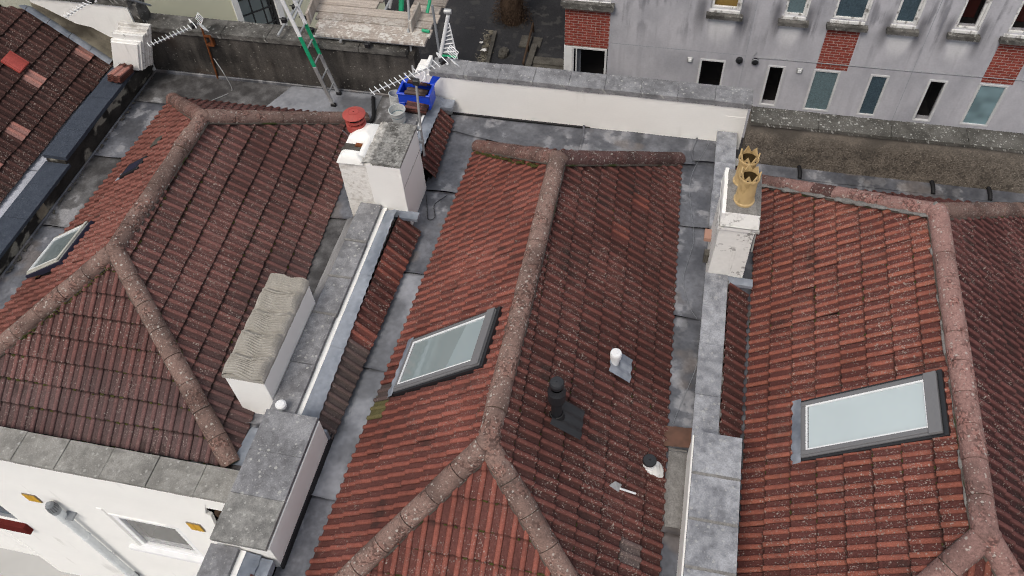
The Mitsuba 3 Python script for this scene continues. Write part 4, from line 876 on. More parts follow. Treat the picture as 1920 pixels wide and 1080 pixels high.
# ---------------------------------------------------------------- roof windows and vents
def skylight(house, s, e0, e1, h0, h1, fm, lift, blind, fl=True, top=.14, bot=.11, side=.085, fl_w=.13, label=None):
    """a roof window lying on a slope: e along the eave, h up the slope"""
    k = empty(house, 'roof_window'); B = lambda *a, **q: moved(box(*a, **q), s.O, s.e, s.s, s.n)
    if label: labels[k] = {'label': label}
    z0, z1 = .0, lift
    put(k, 'frame', MB().add(B(e0, e0+side, h0, h1, z0, z1-.02, b=.006)).add(B(e1-side, e1, h0, h1, z0, z1-.02, b=.006)).add(B(e0+side, e1-side, h0, h0+bot, z0, z1-.02, b=.006)).add(B(e0+side, e1-side, h1-top, h1, z0, z1, b=.006)), fm)
    q = .022
    put(k, 'sash', MB().add(B(e0+q, e0+side-.004, h0+q, h1-top-.004, z1-.03, z1, b=.005)).add(B(e1-side+.004, e1-q, h0+q, h1-top-.004, z1-.03, z1, b=.005)).add(B(e0+side, e1-side, h0+q, h0+bot-.03, z1-.03, z1-.004, b=.005)).add(B(e0-.004, e1+.004, h1-top, h1+.004, z1-.01, z1+.008, b=.004)), fm)
    a = side+.002
    put(k, 'glazing_bead', MB().add(B(e0+a-.012, e0+a+.008, h0+bot-.03, h1-top, z1-.022, z1-.002)).add(B(e1-a-.008, e1-a+.012, h0+bot-.03, h1-top, z1-.022, z1-.002)).add(B(e0+a, e1-a, h0+bot-.032, h0+bot-.014, z1-.022, z1-.004)).add(B(e0+a, e1-a, h1-top-.012, h1-top, z1-.022, z1-.004)), 'upvc')
    P = lambda pts, z: tri([s.at(x, y, z) for x, y in pts], [[0, 1, 2, 3]])
    gl = [(e0+a, h0+bot-.02), (e1-a, h0+bot-.02), (e1-a, h1-top), (e0+a, h1-top)]
    put(k, 'pane', P(gl, z1-.02), 'glass')
    for nm, pts, z, m in blind(e0+a, e1-a, h0+bot-.02, h1-top): put(k, nm, P(pts, z), m)
    if fl:
        ap = grid(24, 6, lambda u, v: np.column_stack([e0 - .06 + (e1-e0+.12)*u, h0 - fl_w*v + .012*np.sin(u*40)*(v > .9), .094 - .012*v + .010*np.cos((e0+(e1-e0)*u-s.sh)/PITCH*2*np.pi)*v + .006*meshkit.fbm(np.column_stack([u*20, v*3, u*0]), 2)]))
        put(k, 'apron_flashing', moved(ap, s.O, s.e, s.s, s.n), fl, smooth=True)
    put(k, 'side_flashing', MB().add(B(e0-.035, e0-.002, h0-.02, h1+.05, .0, .088, b=.004)).add(B(e1+.002, e1+.035, h0-.02, h1+.05, .0, .088, b=.004)).add(B(e0-.035, e1+.035, h1+.006, h1+.06, .0, .094, b=.004)), 'black_plastic' if fm != 'old_alu' else 'mauve')
    return k
def blind3(a, b, c, d): return [('blind', [(a-.02, c-.02), (b+.02, c-.02), (b+.02, d+.02), (a-.02, d+.02)], .10, 'sky_toned_blind')]
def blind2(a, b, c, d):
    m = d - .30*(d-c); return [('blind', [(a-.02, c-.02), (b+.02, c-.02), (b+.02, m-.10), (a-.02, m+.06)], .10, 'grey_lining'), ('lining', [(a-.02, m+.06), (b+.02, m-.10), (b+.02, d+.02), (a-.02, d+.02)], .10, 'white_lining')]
# slopes that face -x run from the back to the front: e is measured from the back corner
y2e = lambda s, y: (s.O[1]-y)/abs(s.e[1])
skylight(H2, L2, y2e(L2, 6.15), y2e(L2, 5.28), .42, 2.13, 'grey_alu', .128, blind2, 'lead_new', label='grey framed roof window with a pane paled by painted sky reflection on the middle roof')
skylight(H3, L3, y2e(L3, 5.945), y2e(L3, 5.155), .80, 2.48, 'grey_alu', .128, blind3, 'lead_new', label='large grey framed roof window with a pale blind toned by painted sky reflection on the bright red roof')
def blind1(a, b, c, d): return [('blind', [(a-.02, c-.02), (b+.02, c-.02), (b+.02, d+.02), (a-.02, d+.02)], .10, 'grey_lining')]
skylight(H1, L1, y2e(L1, 7.22), y2e(L1, 6.42), -.02, 1.10, 'old_alu', .125, blind1, None, .07, .06, .06, label='old pale metal roof window near the gutter of the brown roof')
k = empty(H1, 'roof_hatch'); e0 = y2e(L1, 8.74)
put(k, '', moved(box(e0, e0+.33, .72, 1.30, .02, .075, b=.008), L1.O, L1.e, L1.s, L1.n), 'black_plastic', label='small black framed roof light on the brown roof')
put(k, 'pane', moved(box(e0+.05, e0+.28, .80, 1.22, .074, .080), L1.O, L1.e, L1.s, L1.n), 'mauve')
put(k, 'apron', moved(box(e0+.18, e0+.36, .60, .73, .05, .06), L1.O, L1.e, L1.s, L1.n), 'lead_new')
put(roof1, 'slipped_tile', moved(box(y2e(L1, 9.25), y2e(L1, 9.02), 1.10, 1.34, .055, .075, b=.006), L1.O, L1.e, L1.s, L1.n), 'old_concrete', label='grey patch tile on the brown roof')
# black flue, white vent, grey capped pipe on the right slope of the middle roof
def on_slope(s, x, y):
    h = (V(x, y, 0)-s.O) @ V(s.e[0], s.e[1], 0); p = s.O + h*s.e; hx = (x-p[0])/s.s[0]; return h, hx
def saddle(parent, s, e, h, w, l0, l1, mat, z=.090, name='flashing_plate', cover=True):
    g = grid(22, 14, lambda u, v: np.column_stack([e - w/2 + w*u, h - l0 + (l0+l1)*v, z + .012*np.cos((e - w/2 + w*u - s.sh - .111)/PITCH*2*np.pi) + .006*meshkit.fbm(np.column_stack([u*5, v*5, u*0]), 2)]))
    put(parent, name, moved(g, s.O, s.e, s.s, s.n), mat, smooth=True)
fx, fy = -.80, 4.86; fk = thing('flue_pipe', 'black boiler flue standing on the dark side of the middle roof', 'flue'); e, h = on_slope(R2, fx, fy); zb = R2.at(e, h)[2]
saddle(fk, R2, e+.02, h, .40, .34, .14, 'black_plastic'); c = (fx, fy, zb)
put(fk, 'collar', lathe([(.115, -.10), (.100, .05), (.085, .12), (.085, .12), (.075, .125)], 22, c), 'black_rubber', smooth=40)
put(fk, 'pipe', lathe([(.066, .0), (.066, .44)], 20, c), 'black_plastic', smooth=True)
put(fk, 'terminal', lathe([(.066, .38), (.095, .41), (.105, .45), (.105, .45), (.107, .62), (.107, .62), (.085, .66), (.075, .70)], 24, c), 'black_plastic', smooth=40)
put(fk, 'cap', lathe([(.060, .70), (.060, .745), (.060, .745), (.086, .75), (.086, .75), (.088, .80), (.088, .80), (.075, .825), (.03, .835), (.005, .836)], 24, c), 'black_plastic', smooth=30)
vx, vy = -.215, 6.05; vk = thing('vent_pipe', 'white soil vent pipe with lead saddle on the dark side of the middle roof', 'vent pipe'); e, h = on_slope(R2, vx, vy); zb = R2.at(e, h)[2]
saddle(vk, R2, e, h, .36, .22, .16, 'lead_new', .092); c = (vx, vy, zb)
put(vk, 'lead_sleeve', lathe([(.10, -.06), (.075, .06), (.066, .12)], 18, c), 'lead_new', smooth=True)
put(vk, 'pipe', lathe([(.055, .0), (.055, .26)], 18, c), 'upvc', smooth=True)
put(vk, 'cap', lathe([(.055, .22), (.075, .235), (.075, .235), (.078, .32), (.078, .32), (.068, .345), (.03, .352), (.028, .36), (.003, .362)], 22, c), 'upvc', smooth=30)
px_, py_ = .395, 4.86; ck = thing('vent_pipe', 'short white vent pipe with a flat black cap near the gutter of the middle roof', 'vent pipe'); e, h = on_slope(R2, px_, py_); zb = R2.at(e, max(h, .05))[2]; c = (px_, py_, zb)
put(ck, 'pipe', lathe([(.058, -.05), (.058, .26)], 18, c), 'upvc', smooth=True); put(ck, 'collar', lathe([(.066, .06), (.066, .12), (.066, .12), (.058, .125)], 18, c), 'upvc', smooth=30)
put(ck, 'cap', lathe([(.060, .25), (.088, .258), (.088, .258), (.090, .285), (.090, .285), (.080, .298), (.01, .302)], 24, c), 'black_plastic', smooth=30)
def patch(u, v):
    r = .55 + .45*meshkit.fbm(np.column_stack([u*6, v*0, v*0]), 3); a = u*2*np.pi
    rr = v*r; return np.column_stack([e + .02 + .17*rr*np.cos(a), h - .02 + .24*rr*np.sin(a), .085 + .03*(1-v) + .015*meshkit.fbm(np.column_stack([u*9, v*6, u*0+2]), 3)])
put(ck, 'sealant_patch', moved(grid(36, 8, patch), R2.O, R2.e, R2.s, R2.n), 'white_worn', smooth=True)
sk = thing('stick', 'pale stick with a torn grey scrap lying on the dark side of the middle roof', 'stick'); e, h = on_slope(R2, .0, 4.37); 
put(sk, 'rod', tube([R2.at(e-.02, h-.02, .10), R2.at(e+.015, h-.27, .10)], .014, 8), 'upvc', smooth=True)
put(sk, 'scrap', moved(tri([(e-.07, h+.0, .095), (e+.05, h-.05, .09), (e+.03, h+.09, .12), (e-.05, h+.16, .095)], [[0, 1, 2, 3]]), R2.O, R2.e, R2.s, R2.n), 'galvanised')
wv = thing('roof_vent', 'small round white vent cap on the wall beside the low boxed chimney', 'vent')
put(wv, 'pipe', lathe([(.045, .49), (.045, .58)], 16, (-4.45, 4.66, 0)), 'galvanised', smooth=True); put(wv, 'cap', lathe([(.048, .57), (.07, .58), (.07, .58), (.072, .63), (.072, .63), (.05, .65), (.003, .655)], 20, (-4.45, 4.66, 0)), 'upvc', smooth=30)
for nm, pts, r, m, lab in (('cable', [(.80, 11.3, .07), (.55, 10.4, .05), (.62, 9.6, .04), (.70, 9.0, .035), (.60, 8.2, .035), (.72, 7.7, .035), (.86, 7.45, .05)], .0036, 'slate_plastic', 'thin black cable wandering along the lead gutter right of the middle roof'),
                           ('cable', [(.93, 6.85, .25), (.88, 6.5, .06), (.72, 5.9, .035), (.66, 5.65, .04)], .0036, 'slate_plastic', 'black cable slanting across the lead just above the earthy patch'),
                           ('cable', [(-3.80, 9.25, .06), (-3.70, 8.95, .04), (-3.62, 8.72, .04), (-3.52, 8.78, .04), (-3.60, 9.05, .04), (-3.45, 9.3, .04)], .007, 'black_plastic', 'black looped cable in the gutter beside the double chimney'),
                           ('cable', [(-8.60, 11.60, .55), (-8.40, 11.45, .35), (-8.30, 11.38, .02), (-8.38, 11.2, .02), (-8.55, 11.0, .03)], .008, 'galvanised', 'grey cable looping down from the rusty aerial mast'),
                           ('cable', [(-4.75, 10.42, .5), (-5.1, 10.38, .05), (-5.35, 10.3, .04), (-5.5, 10.1, .5)], .008, 'galvanised', 'grey cable from the bucket towards the red cowl')):
    ck_ = thing(nm, lab, 'cable'); put(ck_, '', tube(curve(pts), r, 6), m, smooth=True)

# ---------------------------------------------------------------- aerials, crate, buckets
def aerial(label, a, b, mast, n, dirs, mast_mat, elem=.17, refl=True, boom_r=.012, group=None):
    t = thing('tv_aerial', label, 'aerial', group); a, b = V(*a), V(*b); d = unit(b-a); L = np.linalg.norm(b-a); side = unit(np.cross(d, V(0, 0, 1))); up = np.cross(side, d)
    put(t, 'boom', tube([a, b], boom_r, 8), 'pale_alu', smooth=True)
    for k in range(n):
        p = a + d*(L*(.02 + .80*k/(n-1))); w = elem*(1+.02*k)
        put(t, 'element', tube([p - side*w/2 + up*.015, p + side*w/2 + up*.015], .0075, 6), 'upvc', smooth=True)
    p = a + d*L*.90; put(t, 'dipole', MB().add(tube(curve([p-side*.10+up*.02, p-side*.16+up*.04, p-side*.16+up*.07, p+up*.08, p+side*.16+up*.07, p+side*.16+up*.04, p+side*.10+up*.02], 4), .008, 6)).build(), 'upvc', smooth=True)
    put(t, 'junction_box', moved(box(-.05, .05, -.045, .045, -.03, .05, .01), p, d, side, up), 'black_plastic')
    if refl:
        for s in (-1, 1):
            c = b + up*.03*s; mb = MB(); q = unit(up*s*.75 + d*.6)
            for i in range(5): mb.add(tube([c - side*.12 + q*(.02+.03*i), c + side*.12 + q*(.02+.03*i)], .006, 5))
            for e in (-.12, .12): mb.add(tube([c + side*e + q*.02, c + side*e + q*.14], .006, 5))
            put(t, 'reflector', mb, 'upvc')
    m = put(t, 'mast', tube([V(*p) for p in mast], .019, 10), mast_mat, smooth=True)
    put(t, 'mast_clamp', moved(box(-.05, .05, -.04, .04, -.05, .05, .01), V(*mast[-1]) + V(0, 0, -.04), V(1, 0, 0), V(0, 1, 0), V(0, 0, 1)), 'black_plastic')
    return t
A2 = aerial('white television aerial on the grey mast behind the double chimney', (-4.40, 9.22, 2.14), (-3.42, 10.24, 2.14), [(-3.80, 9.46, .75), (-3.80, 9.50, 1.4), (-3.82, 9.66, 2.12)], 14, None, 'galvanised')
put(A2, 'mast_arm', tube(curve([(-3.82, 9.66, 2.06), (-3.74, 9.76, 2.05), (-3.72, 9.86, 2.12)], 4), .010, 6), 'upvc', smooth=True)
put(A2, 'bracket', box(-3.86, -3.78, 9.44, 9.52, 1.02, 1.08, .006), 'galvanised'); put(A2, 'bracket', box(-3.86, -3.78, 9.44, 9.52, 1.28, 1.33, .006), 'galvanised')
A1 = aerial('grey television aerial on a rusty mast against the dark parapet', (-9.20, 10.76, 1.36), (-8.56, 11.50, 1.38), [(-8.73, 11.67, .02), (-8.68, 11.66, .7), (-8.62, 11.64, 1.44)], 12, None, 'rust', .15)
put(A1, 'wall_bracket', MB().box(-8.66, -8.52, 11.62, 11.71, .80, .84, b=.006).box(-8.66, -8.52, 11.62, 11.71, 1.0, 1.04, b=.006).box(-8.55, -8.51, 11.62, 11.71, .80, 1.04, b=.006).build(), 'rust')
A3 = aerial('small television aerial at the top left corner, above the patchy white wall', (-10.10, 10.24, 2.2), (-9.88, 10.80, 2.2), [(-9.60, 11.75, 1.5), (-9.62, 11.2, 2.0), (-9.72, 10.9, 2.25)], 8, None, 'slate_plastic', .13, False, .010)
cr = thing('crate', 'bright blue plastic crate on the coping behind the double chimney', 'crate'); x0, x1, y0, y1, z0, z1 = -4.68, -4.10, 10.86, 11.20, .505, .80
cb = MB().box(x0+.03, x1-.03, y0+.03, y1-.03, z0, z0+.02)
put(cr, 'bottom', cb, 'blue_plastic')
for nm, q in (('side', (x0, x1, y0, y0+.022, z0+.10, z1)), ('side', (x0, x1, y1-.022, y1, z0, z1)), ('side', (x0, x0+.022, y0+.022, y1-.022, z0, z1)), ('side', (x1-.022, x1, y0+.022, y1-.022, z0, z1))): put(cr, nm, box(*q, .008), 'blue_plastic')
put(cr, 'rim', MB().box(x0-.015, x1+.015, y0-.02, y0+.03, z1-.01, z1+.02, b=.008).box(x0-.015, x1+.015, y1-.03, y1+.02, z1-.01, z1+.02, b=.008).box(x0-.015, x0+.03, y0+.03, y1-.03, z1-.01, z1+.02, b=.008).box(x1-.03, x1+.015, y0+.03, y1-.03, z1-.01, z1+.02, b=.008).build(), 'blue_plastic')
for x in (x0, x1-.11): put(cr, 'leg', box(x, x+.11, y0-.002, y0+.02, z0, z0+.105, .006), 'blue_plastic')
put(cr, 'bag_corner', MB().add(tri([(x1-.10, y1-.02, z1), (x1+.02, y1+.02, z1+.02), (x1-.02, y1+.04, z1+.16), (x1+.10, y1+.10, z1+.10)], [[0, 1, 2, 2], [1, 3, 2, 2]])).add(tri([(x0+.0, y1-.04, z1), (x0+.14, y1, z1+.02), (x0+.06, y1+.04, z1+.12), (x0+.06, y1+.04, z1+.12)], [[0, 1, 2, 3]])).build(), 'blue_plastic')
st1 = thing('spare_roof_tile', 'grey roof tile lying inside the blue crate', 'roof tile'); spare_tile(st1, (-4.55, 11.10, .74), V(.05, -1, .30)/np.linalg.norm([.05, -1, .3]), V(1, .05, 0)/np.linalg.norm([1, .05, 0]), 8, .38)
st2 = thing('spare_roof_tile', 'dark roof tile tilted at the back of the blue crate', 'roof tile'); spare_tile(st2, (-4.50, 11.17, .80), V(0, -.8, .6), V(1, 0, 0), 0, .36)
for k in range(3):
    key = thing('spare_roof_tile', ['lowest of the brown tiles stacked in front of the blue crate', 'middle one of the brown tiles stacked in front of the blue crate', 'top one of the brown tiles stacked in front of the blue crate'][k], 'roof tile', 'tiles stacked before the blue crate')
    spare_tile(key, (-4.54 + .008*k, 10.99 - .005*k, .53 + .036*k), V(0, -1, 0), V(1, .02*k, 0)/np.linalg.norm([1, .02*k, 0]), [0, 3, 2][k], .40)
def bucket(label, x, y, z, tilt, mats, liquid):
    t = thing('bucket', label, 'bucket'); M = trimesh.transformations.rotation_matrix(tilt, [1, -.4, 0])
    def P(m): m = m.copy(); m.apply_transform(M); m.vertices += V(x, y, z); return m
    put(t, 'body', P(lathe([(.005, 0), (.098, 0), (.098, 0), (.128, .20), (.128, .20)], 30)), mats[0], smooth=30)
    put(t, 'upper_band', P(lathe([(.128, .20), (.140, .285), (.140, .285), (.150, .288), (.150, .288), (.150, .300), (.150, .300), (.137, .302), (.137, .302), (.112, .05)], 30)), mats[1], smooth=30)
    if liquid: put(t, 'contents', P(lathe([(.124, .16), (.06, .162), (.002, .162)], 26)), 'water_grey', smooth=True)
    else: put(t, 'inside', P(lathe([(.11, .04), (.002, .04)], 26)), 'black_rubber')
    hd = [(.148*math.cos(a), .148*math.sin(a), .29 - .10*math.sin(a)**1) for a in np.linspace(0, math.pi, 14)]
    hm = tube(hd, .004, 5); put(t, 'handle', P(hm), 'galvanised', smooth=True)
bucket('pale bucket with a bluish lower half holding grey water, beside the double chimney', -4.56, 10.46, .50, .05, ('teal_bucket', 'white_bucket'), True)
bucket('white bucket half hidden behind the blue crate', -4.80, 10.98, .35, -.25, ('white_bucket', 'white_bucket'), False)
bt = thing('batten', 'pale timber batten lying along the party wall below the blue crate', 'batten'); put(bt, '', moved(box(-.016, .016, 0, 1.35, 0, .025, .003), V(-4.20, 9.62, .455), V(1, 0, 0), unit([.0, 1, .01]), V(0, 0, 1)), 'upvc')

# ---------------------------------------------------------------- ladder and scaffold
ld = thing('ladder', 'long aluminium and green ladder leaning on the scaffold beside the dark parapet', 'ladder')
def rail(y, foot, g0, g1, top=2.75):
    at = lambda z: V(foot[0] - .197*z, y + 0*z, z); w = .030
    for z0, z1, m in ((.06, g0, 'aluminium'), (g0, g1, 'green_paint'), (g1, top, 'upvc')):
        a, b = at(z0), at(z1); d, s1, s2 = frame(b-a, (0, 1, 0)); put(ld, 'rail', moved(box(0, np.linalg.norm(b-a), -.034, .034, -.014, .014, .004), a, d, s1, s2), m)
    put(ld, 'foot', box(at(0)[0]-.05, at(0)[0]+.05, y-.03, y+.03, .0, .09, .01), 'black_rubber')
rail(11.23, (-6.16, 0), .90, 1.52); rail(11.57, (-6.17, 0), .92, 1.545)
for z in (.29, .60, .93, 1.245, 1.56, 1.90, 2.22, 2.54): put(ld, 'rung', tube([(-6.16-.197*z, 11.23, z), (-6.17-.197*z, 11.57, z)], .016, 8), 'galvanised', smooth=True)
sc = thing('scaffold', 'scaffold platform of pale spattered boards above the dark parapet', 'scaffold'); dz = 1.25
for k in range(7):
    y = 11.705 + .235*k; xl = -6.42 - .085*k if k < 5 else -6.75; xr = -4.36 + (.0, .03, -.02, .05, 0, 0, 0)[k]
    if k < 4: put(sc, 'board', rough(xl, xr, y, y+.218 - .02*(k == 2), dz-.04, dz+rng.normal(0, .004), .10, .003, seed=300+k, edge=.01), 'board', smooth=30)
    elif k == 4: put(sc, 'board', rough(xl, -5.56, y, y+.228, dz-.04, dz, .10, .003, seed=300+k), 'board', smooth=30)
    else: put(sc, 'board', rough(xl, -5.50, y, y+.228, dz-.04, dz, .10, .003, seed=300+k), 'board', smooth=30)
put(sc, 'board', rough(-4.92, -4.36, 12.65, 12.87, dz-.04, dz, .1, .003, seed=320), 'board', smooth=30)
put(sc, 'board', rough(-4.92, -4.30, 12.90, 13.5, dz-.04, dz, .1, .003, seed=321), 'board', smooth=30)
put(sc, 'toe_board', moved(rough(0, 1.2, -.02, .02, 0, .24, .1, .004, seed=322), V(-6.62, 11.95, dz), unit([-.12, 1, 0]), unit([-1, -.12, 0]), V(0, 0, 1)), 'board', smooth=30)
put(sc, 'toe_board', moved(rough(0, .62, -.02, .02, 0, .22, .1, .004, seed=323), V(-4.70, 12.02, dz), unit([0, 1, 0]), unit([-1, 0, 0]), V(0, 0, 1)), 'board', smooth=30)
def pole(a, b, r=.024, mat='galvanised'): put(sc, 'tube', tube([V(*a), V(*b)], r, 12), mat, smooth=40)
pole((-4.62, 11.62, .62), (-4.76, 12.06, 1.30)); pole((-4.74, 12.0, .9), (-4.80, 12.55, 2.4)); pole((-4.10, 11.70, 1.02), (-4.13, 11.72, 2.05), .022, 'slate_plastic')
pole((-5.25, 12.55, 1.35), (-4.85, 12.9, 2.6), .024); pole((-7.12, 11.62, 1.20), (-7.10, 13.2, 1.26)); pole((-6.82, 11.80, 1.45), (-6.95, 13.6, 1.55)); pole((-7.38, 12.0, 1.75), (-7.5, 13.8, 1.9))
pole((-5.94, 11.66, 1.17), (-5.94, 13.5, 1.17), .026); pole((-5.42, 11.62, 1.17), (-5.42, 13.5, 1.17), .026); pole((-6.52, 11.75, 1.17), (-4.38, 11.78, 1.17), .024)
pole((-5.10, 12.72, 1.2), (-5.02, 13.1, 2.3), .05, 'green_paint'); pole((-4.52, 12.5, 1.35), (-4.40, 12.9, 1.9), .03, 'green_paint'); pole((-4.52, 12.85, 1.8), (-4.32, 12.85, 1.8), .028, 'green_paint')
for x, y, z in ((-6.98, 11.75, 1.45), (-6.9, 12.1, 1.5), (-6.55, 11.85, 1.22), (-5.42, 11.64, 1.17), (-6.72, 12.0, 1.35), (-4.74, 11.95, 1.2), (-4.78, 12.35, 1.9)):
    put(sc, 'clamp', MB().box(x-.045, x+.045, y-.04, y+.04, z-.045, z+.045, b=.012).add(tube([(x-.09, y, z+.02), (x+.07, y, z+.03)], .011, 6)).build(), 'black_rubber')
put(sc, 'hook_foot', tube(curve([(-4.70, 11.56, .64), (-4.74, 11.50, .70), (-4.70, 11.46, .78)], 4), .012, 6), 'galvanised', smooth=True); put(sc, 'base_plate', box(-4.72, -4.54, 11.58, 11.68, .60, .62), 'galvanised')
put(sc, 'ledger', tube([(-4.5, 12.06, 1.29), (-4.36, 12.04, 1.29)], .03, 10), 'green_paint')
rp_ = thing('slatted_frame', 'white frame with a slatted triangular panel standing on the white parapet by the scaffold', 'frame')
put(rp_, 'post', tube([(-4.10, 11.70, 1.02), (-3.86, 11.70, 1.90)], .033, 12), 'upvc', smooth=40); put(rp_, 'cap', tube([(-3.92, 11.70, 1.97), (-3.80, 11.70, 1.97)], .045, 12), 'galvanised', smooth=40); put(rp_, 'neck', tube([(-3.86, 11.70, 1.88), (-3.85, 11.70, 1.97)], .02, 8), 'galvanised')
put(rp_, 'stay', tube([(-3.86, 11.70, 1.74), (-3.78, 11.70, 1.02)], .012, 8), 'upvc'); put(rp_, 'foot_bar', tube([(-4.12, 11.70, 1.06), (-3.78, 11.70, 1.06)], .02, 8), 'green_paint')
for k in range(7):
    t = k/7; z = 1.12 + .60*t; xa = -4.06 + .20*t; xb = -3.79 - .07*t
    put(rp_, 'slat', tube([(xa, 11.71, z), (xb, 11.71, z + .05)], .011, 6), 'upvc')
put(rp_, 'panel', tri([(-4.08, 11.725, 1.08), (-3.79, 11.725, 1.08), (-3.86, 11.725, 1.74), (-3.87, 11.725, 1.74)], [[0, 1, 2, 3]]), 'slate_plastic')

# ---------------------------------------------------------------- apartment building
AB = thing('apartment_building', 'pale grey rendered apartment block with brick panels and rows of narrow windows', 'building'); YB = 18.0
wins = [(-2.66, -1.74, -4.2, -3.06, 'open', 0), (.64, 1.29, -4.32, -3.06, 'glass', 0), (2.33, 2.76, -4.34, -3.06, 'glass', 0), (3.44, 4.09, -4.34, -3.06, 'frosted_teal', 1), (4.79, 5.24, -4.33, -3.05, 'frosted_dark', 0), (6.15, 6.59, -4.33, -3.04, 'glass', 0), (7.29, 7.95, -4.30, -3.02, 'frosted_pale', 1), (9.2, 9.65, -4.3, -3.02, 'glass', 0),
        (.70, 1.34, -1.60, -.3, 'blind', 0), (2.39, 2.87, -1.62, -.3, 'frosted_teal', 0), (3.50, 4.21, -1.61, -.3, 'frosted_dark', 0), (4.85, 5.33, -1.60, -.3, 'frosted_dark', 0), (6.19, 6.67, -1.60, -.3, 'red', 0), (7.32, 8.0, -1.60, -.3, 'red', 0), (-2.80, -1.76, -1.66, -.3, 'glass', 0)]
panels = [(-2.86, -1.71, -3.045, -1.84), (3.455, 4.215, -3.045, -1.80), (7.285, 8.02, -3.0, -1.77)]
holes = [[(a, c), (b, c), (b, d), (a, d)] for a, b, c, d, *_ in wins] + [[(a+.01, c+.01), (b-.01, c+.01), (b-.01, d-.01), (a+.01, d-.01)] for a, b, c, d in panels[1:]]
put(AB, 'wall', poly_plate([(-1.72, GZ), (12, GZ), (12, 4.0), (-2.88, 4.0), (-2.88, -1.84), (-1.71, -1.84), (-1.71, -3.05), (-1.72, -3.05)], [h for h in holes if h[0][0] > -1.7 or h[0][1] > -1.7], V(0, YB+.25, 0), V(1, 0, 0), V(0, 0, 1), V(0, -1, 0), .25), 'apartment_render')
put(AB, 'wall', box(-2.88, 12, YB+1.5, YB+9, GZ, 4.0), 'apartment_render'); put(AB, 'side_wall', MB().box(-2.88, -2.72, YB+.25, YB+1.5, GZ, 4.0).box(-2.87, -2.66, YB-.0, YB+.25, GZ, -3.07).build(), 'upvc')
put(AB, 'lower_wall', box(-2.66, -1.72, YB+.01, YB+.25, GZ, -4.2), 'apartment_render')
for i, (a, b, c, d, kind, vent) in enumerate(wins):
    up = d > -1; fm = 'old_frame' if up else 'dull_frame'; pm = kind if kind.startswith('frosted') else 'glass'
    sill = (a-.10, b+.12, YB-.16, YB+.08, c-.20, c-.10) if up else None
    bk = room(a-.02, b+.02, YB+.24, YB+.9, c-.02, d+.02) if pm == 'glass' else None
    w = window(AB, a, b, c, d, YB, .055, fm, pm, .045 if not up else .07, sill, 'coping_dark', back=bk, label={'open': 'wide lower window with a patterned curtain', 'blind': 'upper window with a tan blind', 'red': 'dark upper window with a reddish interior'}.get(kind))
    if up: put(w, 'sub_frame', MB().box(a-.04, b+.04, YB-.03, YB+.10, c-.10, c-.02, b=.008).box(b, b+.05, YB-.02, YB+.1, c, d, b=.006).build(), 'old_frame')
    if kind == 'blind': put(w, 'blind', box(a, b, YB+.13, YB+.14, c, d), 'blind_tan')
    if kind == 'red': put(w, 'curtain', box(a, b, YB+.5, YB+.52, c, d), 'red_room')
    if kind == 'open': put(w, 'curtain', grid(30, 4, lambda u, v: np.column_stack([a+.08+.14*u, YB+.20+.02*np.sin(u*30), c+.06+(d-c-.12)*v])), 'curtain', smooth=True); put(w, 'mullion', box(a+.10, a+.13, YB+.03, YB+.11, c+.05, d-.05), 'upvc')
    if vent: put(w, 'trickle_vent', box(a+.22, b-.15, YB+.025, YB+.045, d-.05, d-.02), 'slate_plastic')
for j, (a, b, c, d) in enumerate(panels):
    pk = empty(AB, 'brick_panel'); put(pk, '', box(a+.004, b-.004, YB+.003, YB+.2, c, d-.002), 'brick_mortar'); H, Wd = .0745, .2254; nrow = int((d-c)/H)
    for r in range(nrow):
        x = a + .006 - (Wd/2 if r % 2 else 0)
        while x < b-.02:
            p, q = max(x+.008, a+.006), min(x+Wd-.008, b-.006)
            if q-p > .03:
                o = rng.normal(0, .0015); put(pk, 'brick', box(p, q, YB-.004+o, YB+.02, c+.012+r*H+.008, c+.012+(r+1)*H-.009), 'brick')
            x += Wd
put(AB, 'top_sill', rough(-2.95, -1.62, YB-.16, YB+.1, -1.80, -1.70, .1, .003, seed=401), 'coping_dark', smooth=30)
put(AB, 'render_joint', box(-1.70, 1.71, YB-.004, YB+.01, -2.858, -2.845), 'curtain')
for x in (1.727, 5.697): put(AB, 'render_joint', box(x-.006, x+.006, YB-.004, YB+.01, -5, 3.9), 'curtain')
put(AB, 'wall_cable', tube(curve([(1.98, YB-.02, -2.72), (1.96, YB-.02, -2.86), (2.6, YB-.02, -2.86), (4.2, YB-.02, -2.85), (5.7, YB-.02, -2.845), (8.2, YB-.02, -2.815), (11, YB-.02, -2.80)], 8), .010, 6), 'pale_alu', smooth=True)
for x, z in ((.385, -3.11), (3.10, -3.13)):
    k = empty(AB, 'wall_lamp'); put(k, 'base', box(x-.075, x+.075, YB-.05, YB, z-.075, z+.075, .02), 'galvanised'); put(k, 'lens', box(x-.045, x+.045, YB-.075, YB-.045, z-.05, z+.05, .015), 'upvc')
for x, z, m in ((1.60, -2.987, 0), (1.985, -2.98, 1)):
    k = empty(AB, 'extractor_vent'); put(k, 'hood', moved(lathe([(.085, 0), (.088, .05), (.088, .05), (.07, .09), (.004, .10)], 20), V(x, YB, z), V(1, 0, 0), V(0, 0, 1), V(0, -1, 0)), 'black_plastic', smooth=30)
    if m: put(k, 'highlight_ring', moved(lathe([(.088, .045), (.095, .055), (.07, .08)], 16), V(x, YB, z), V(1, 0, 0), V(0, 0, 1), V(0, -1, 0)), 'slate_plastic', smooth=True)

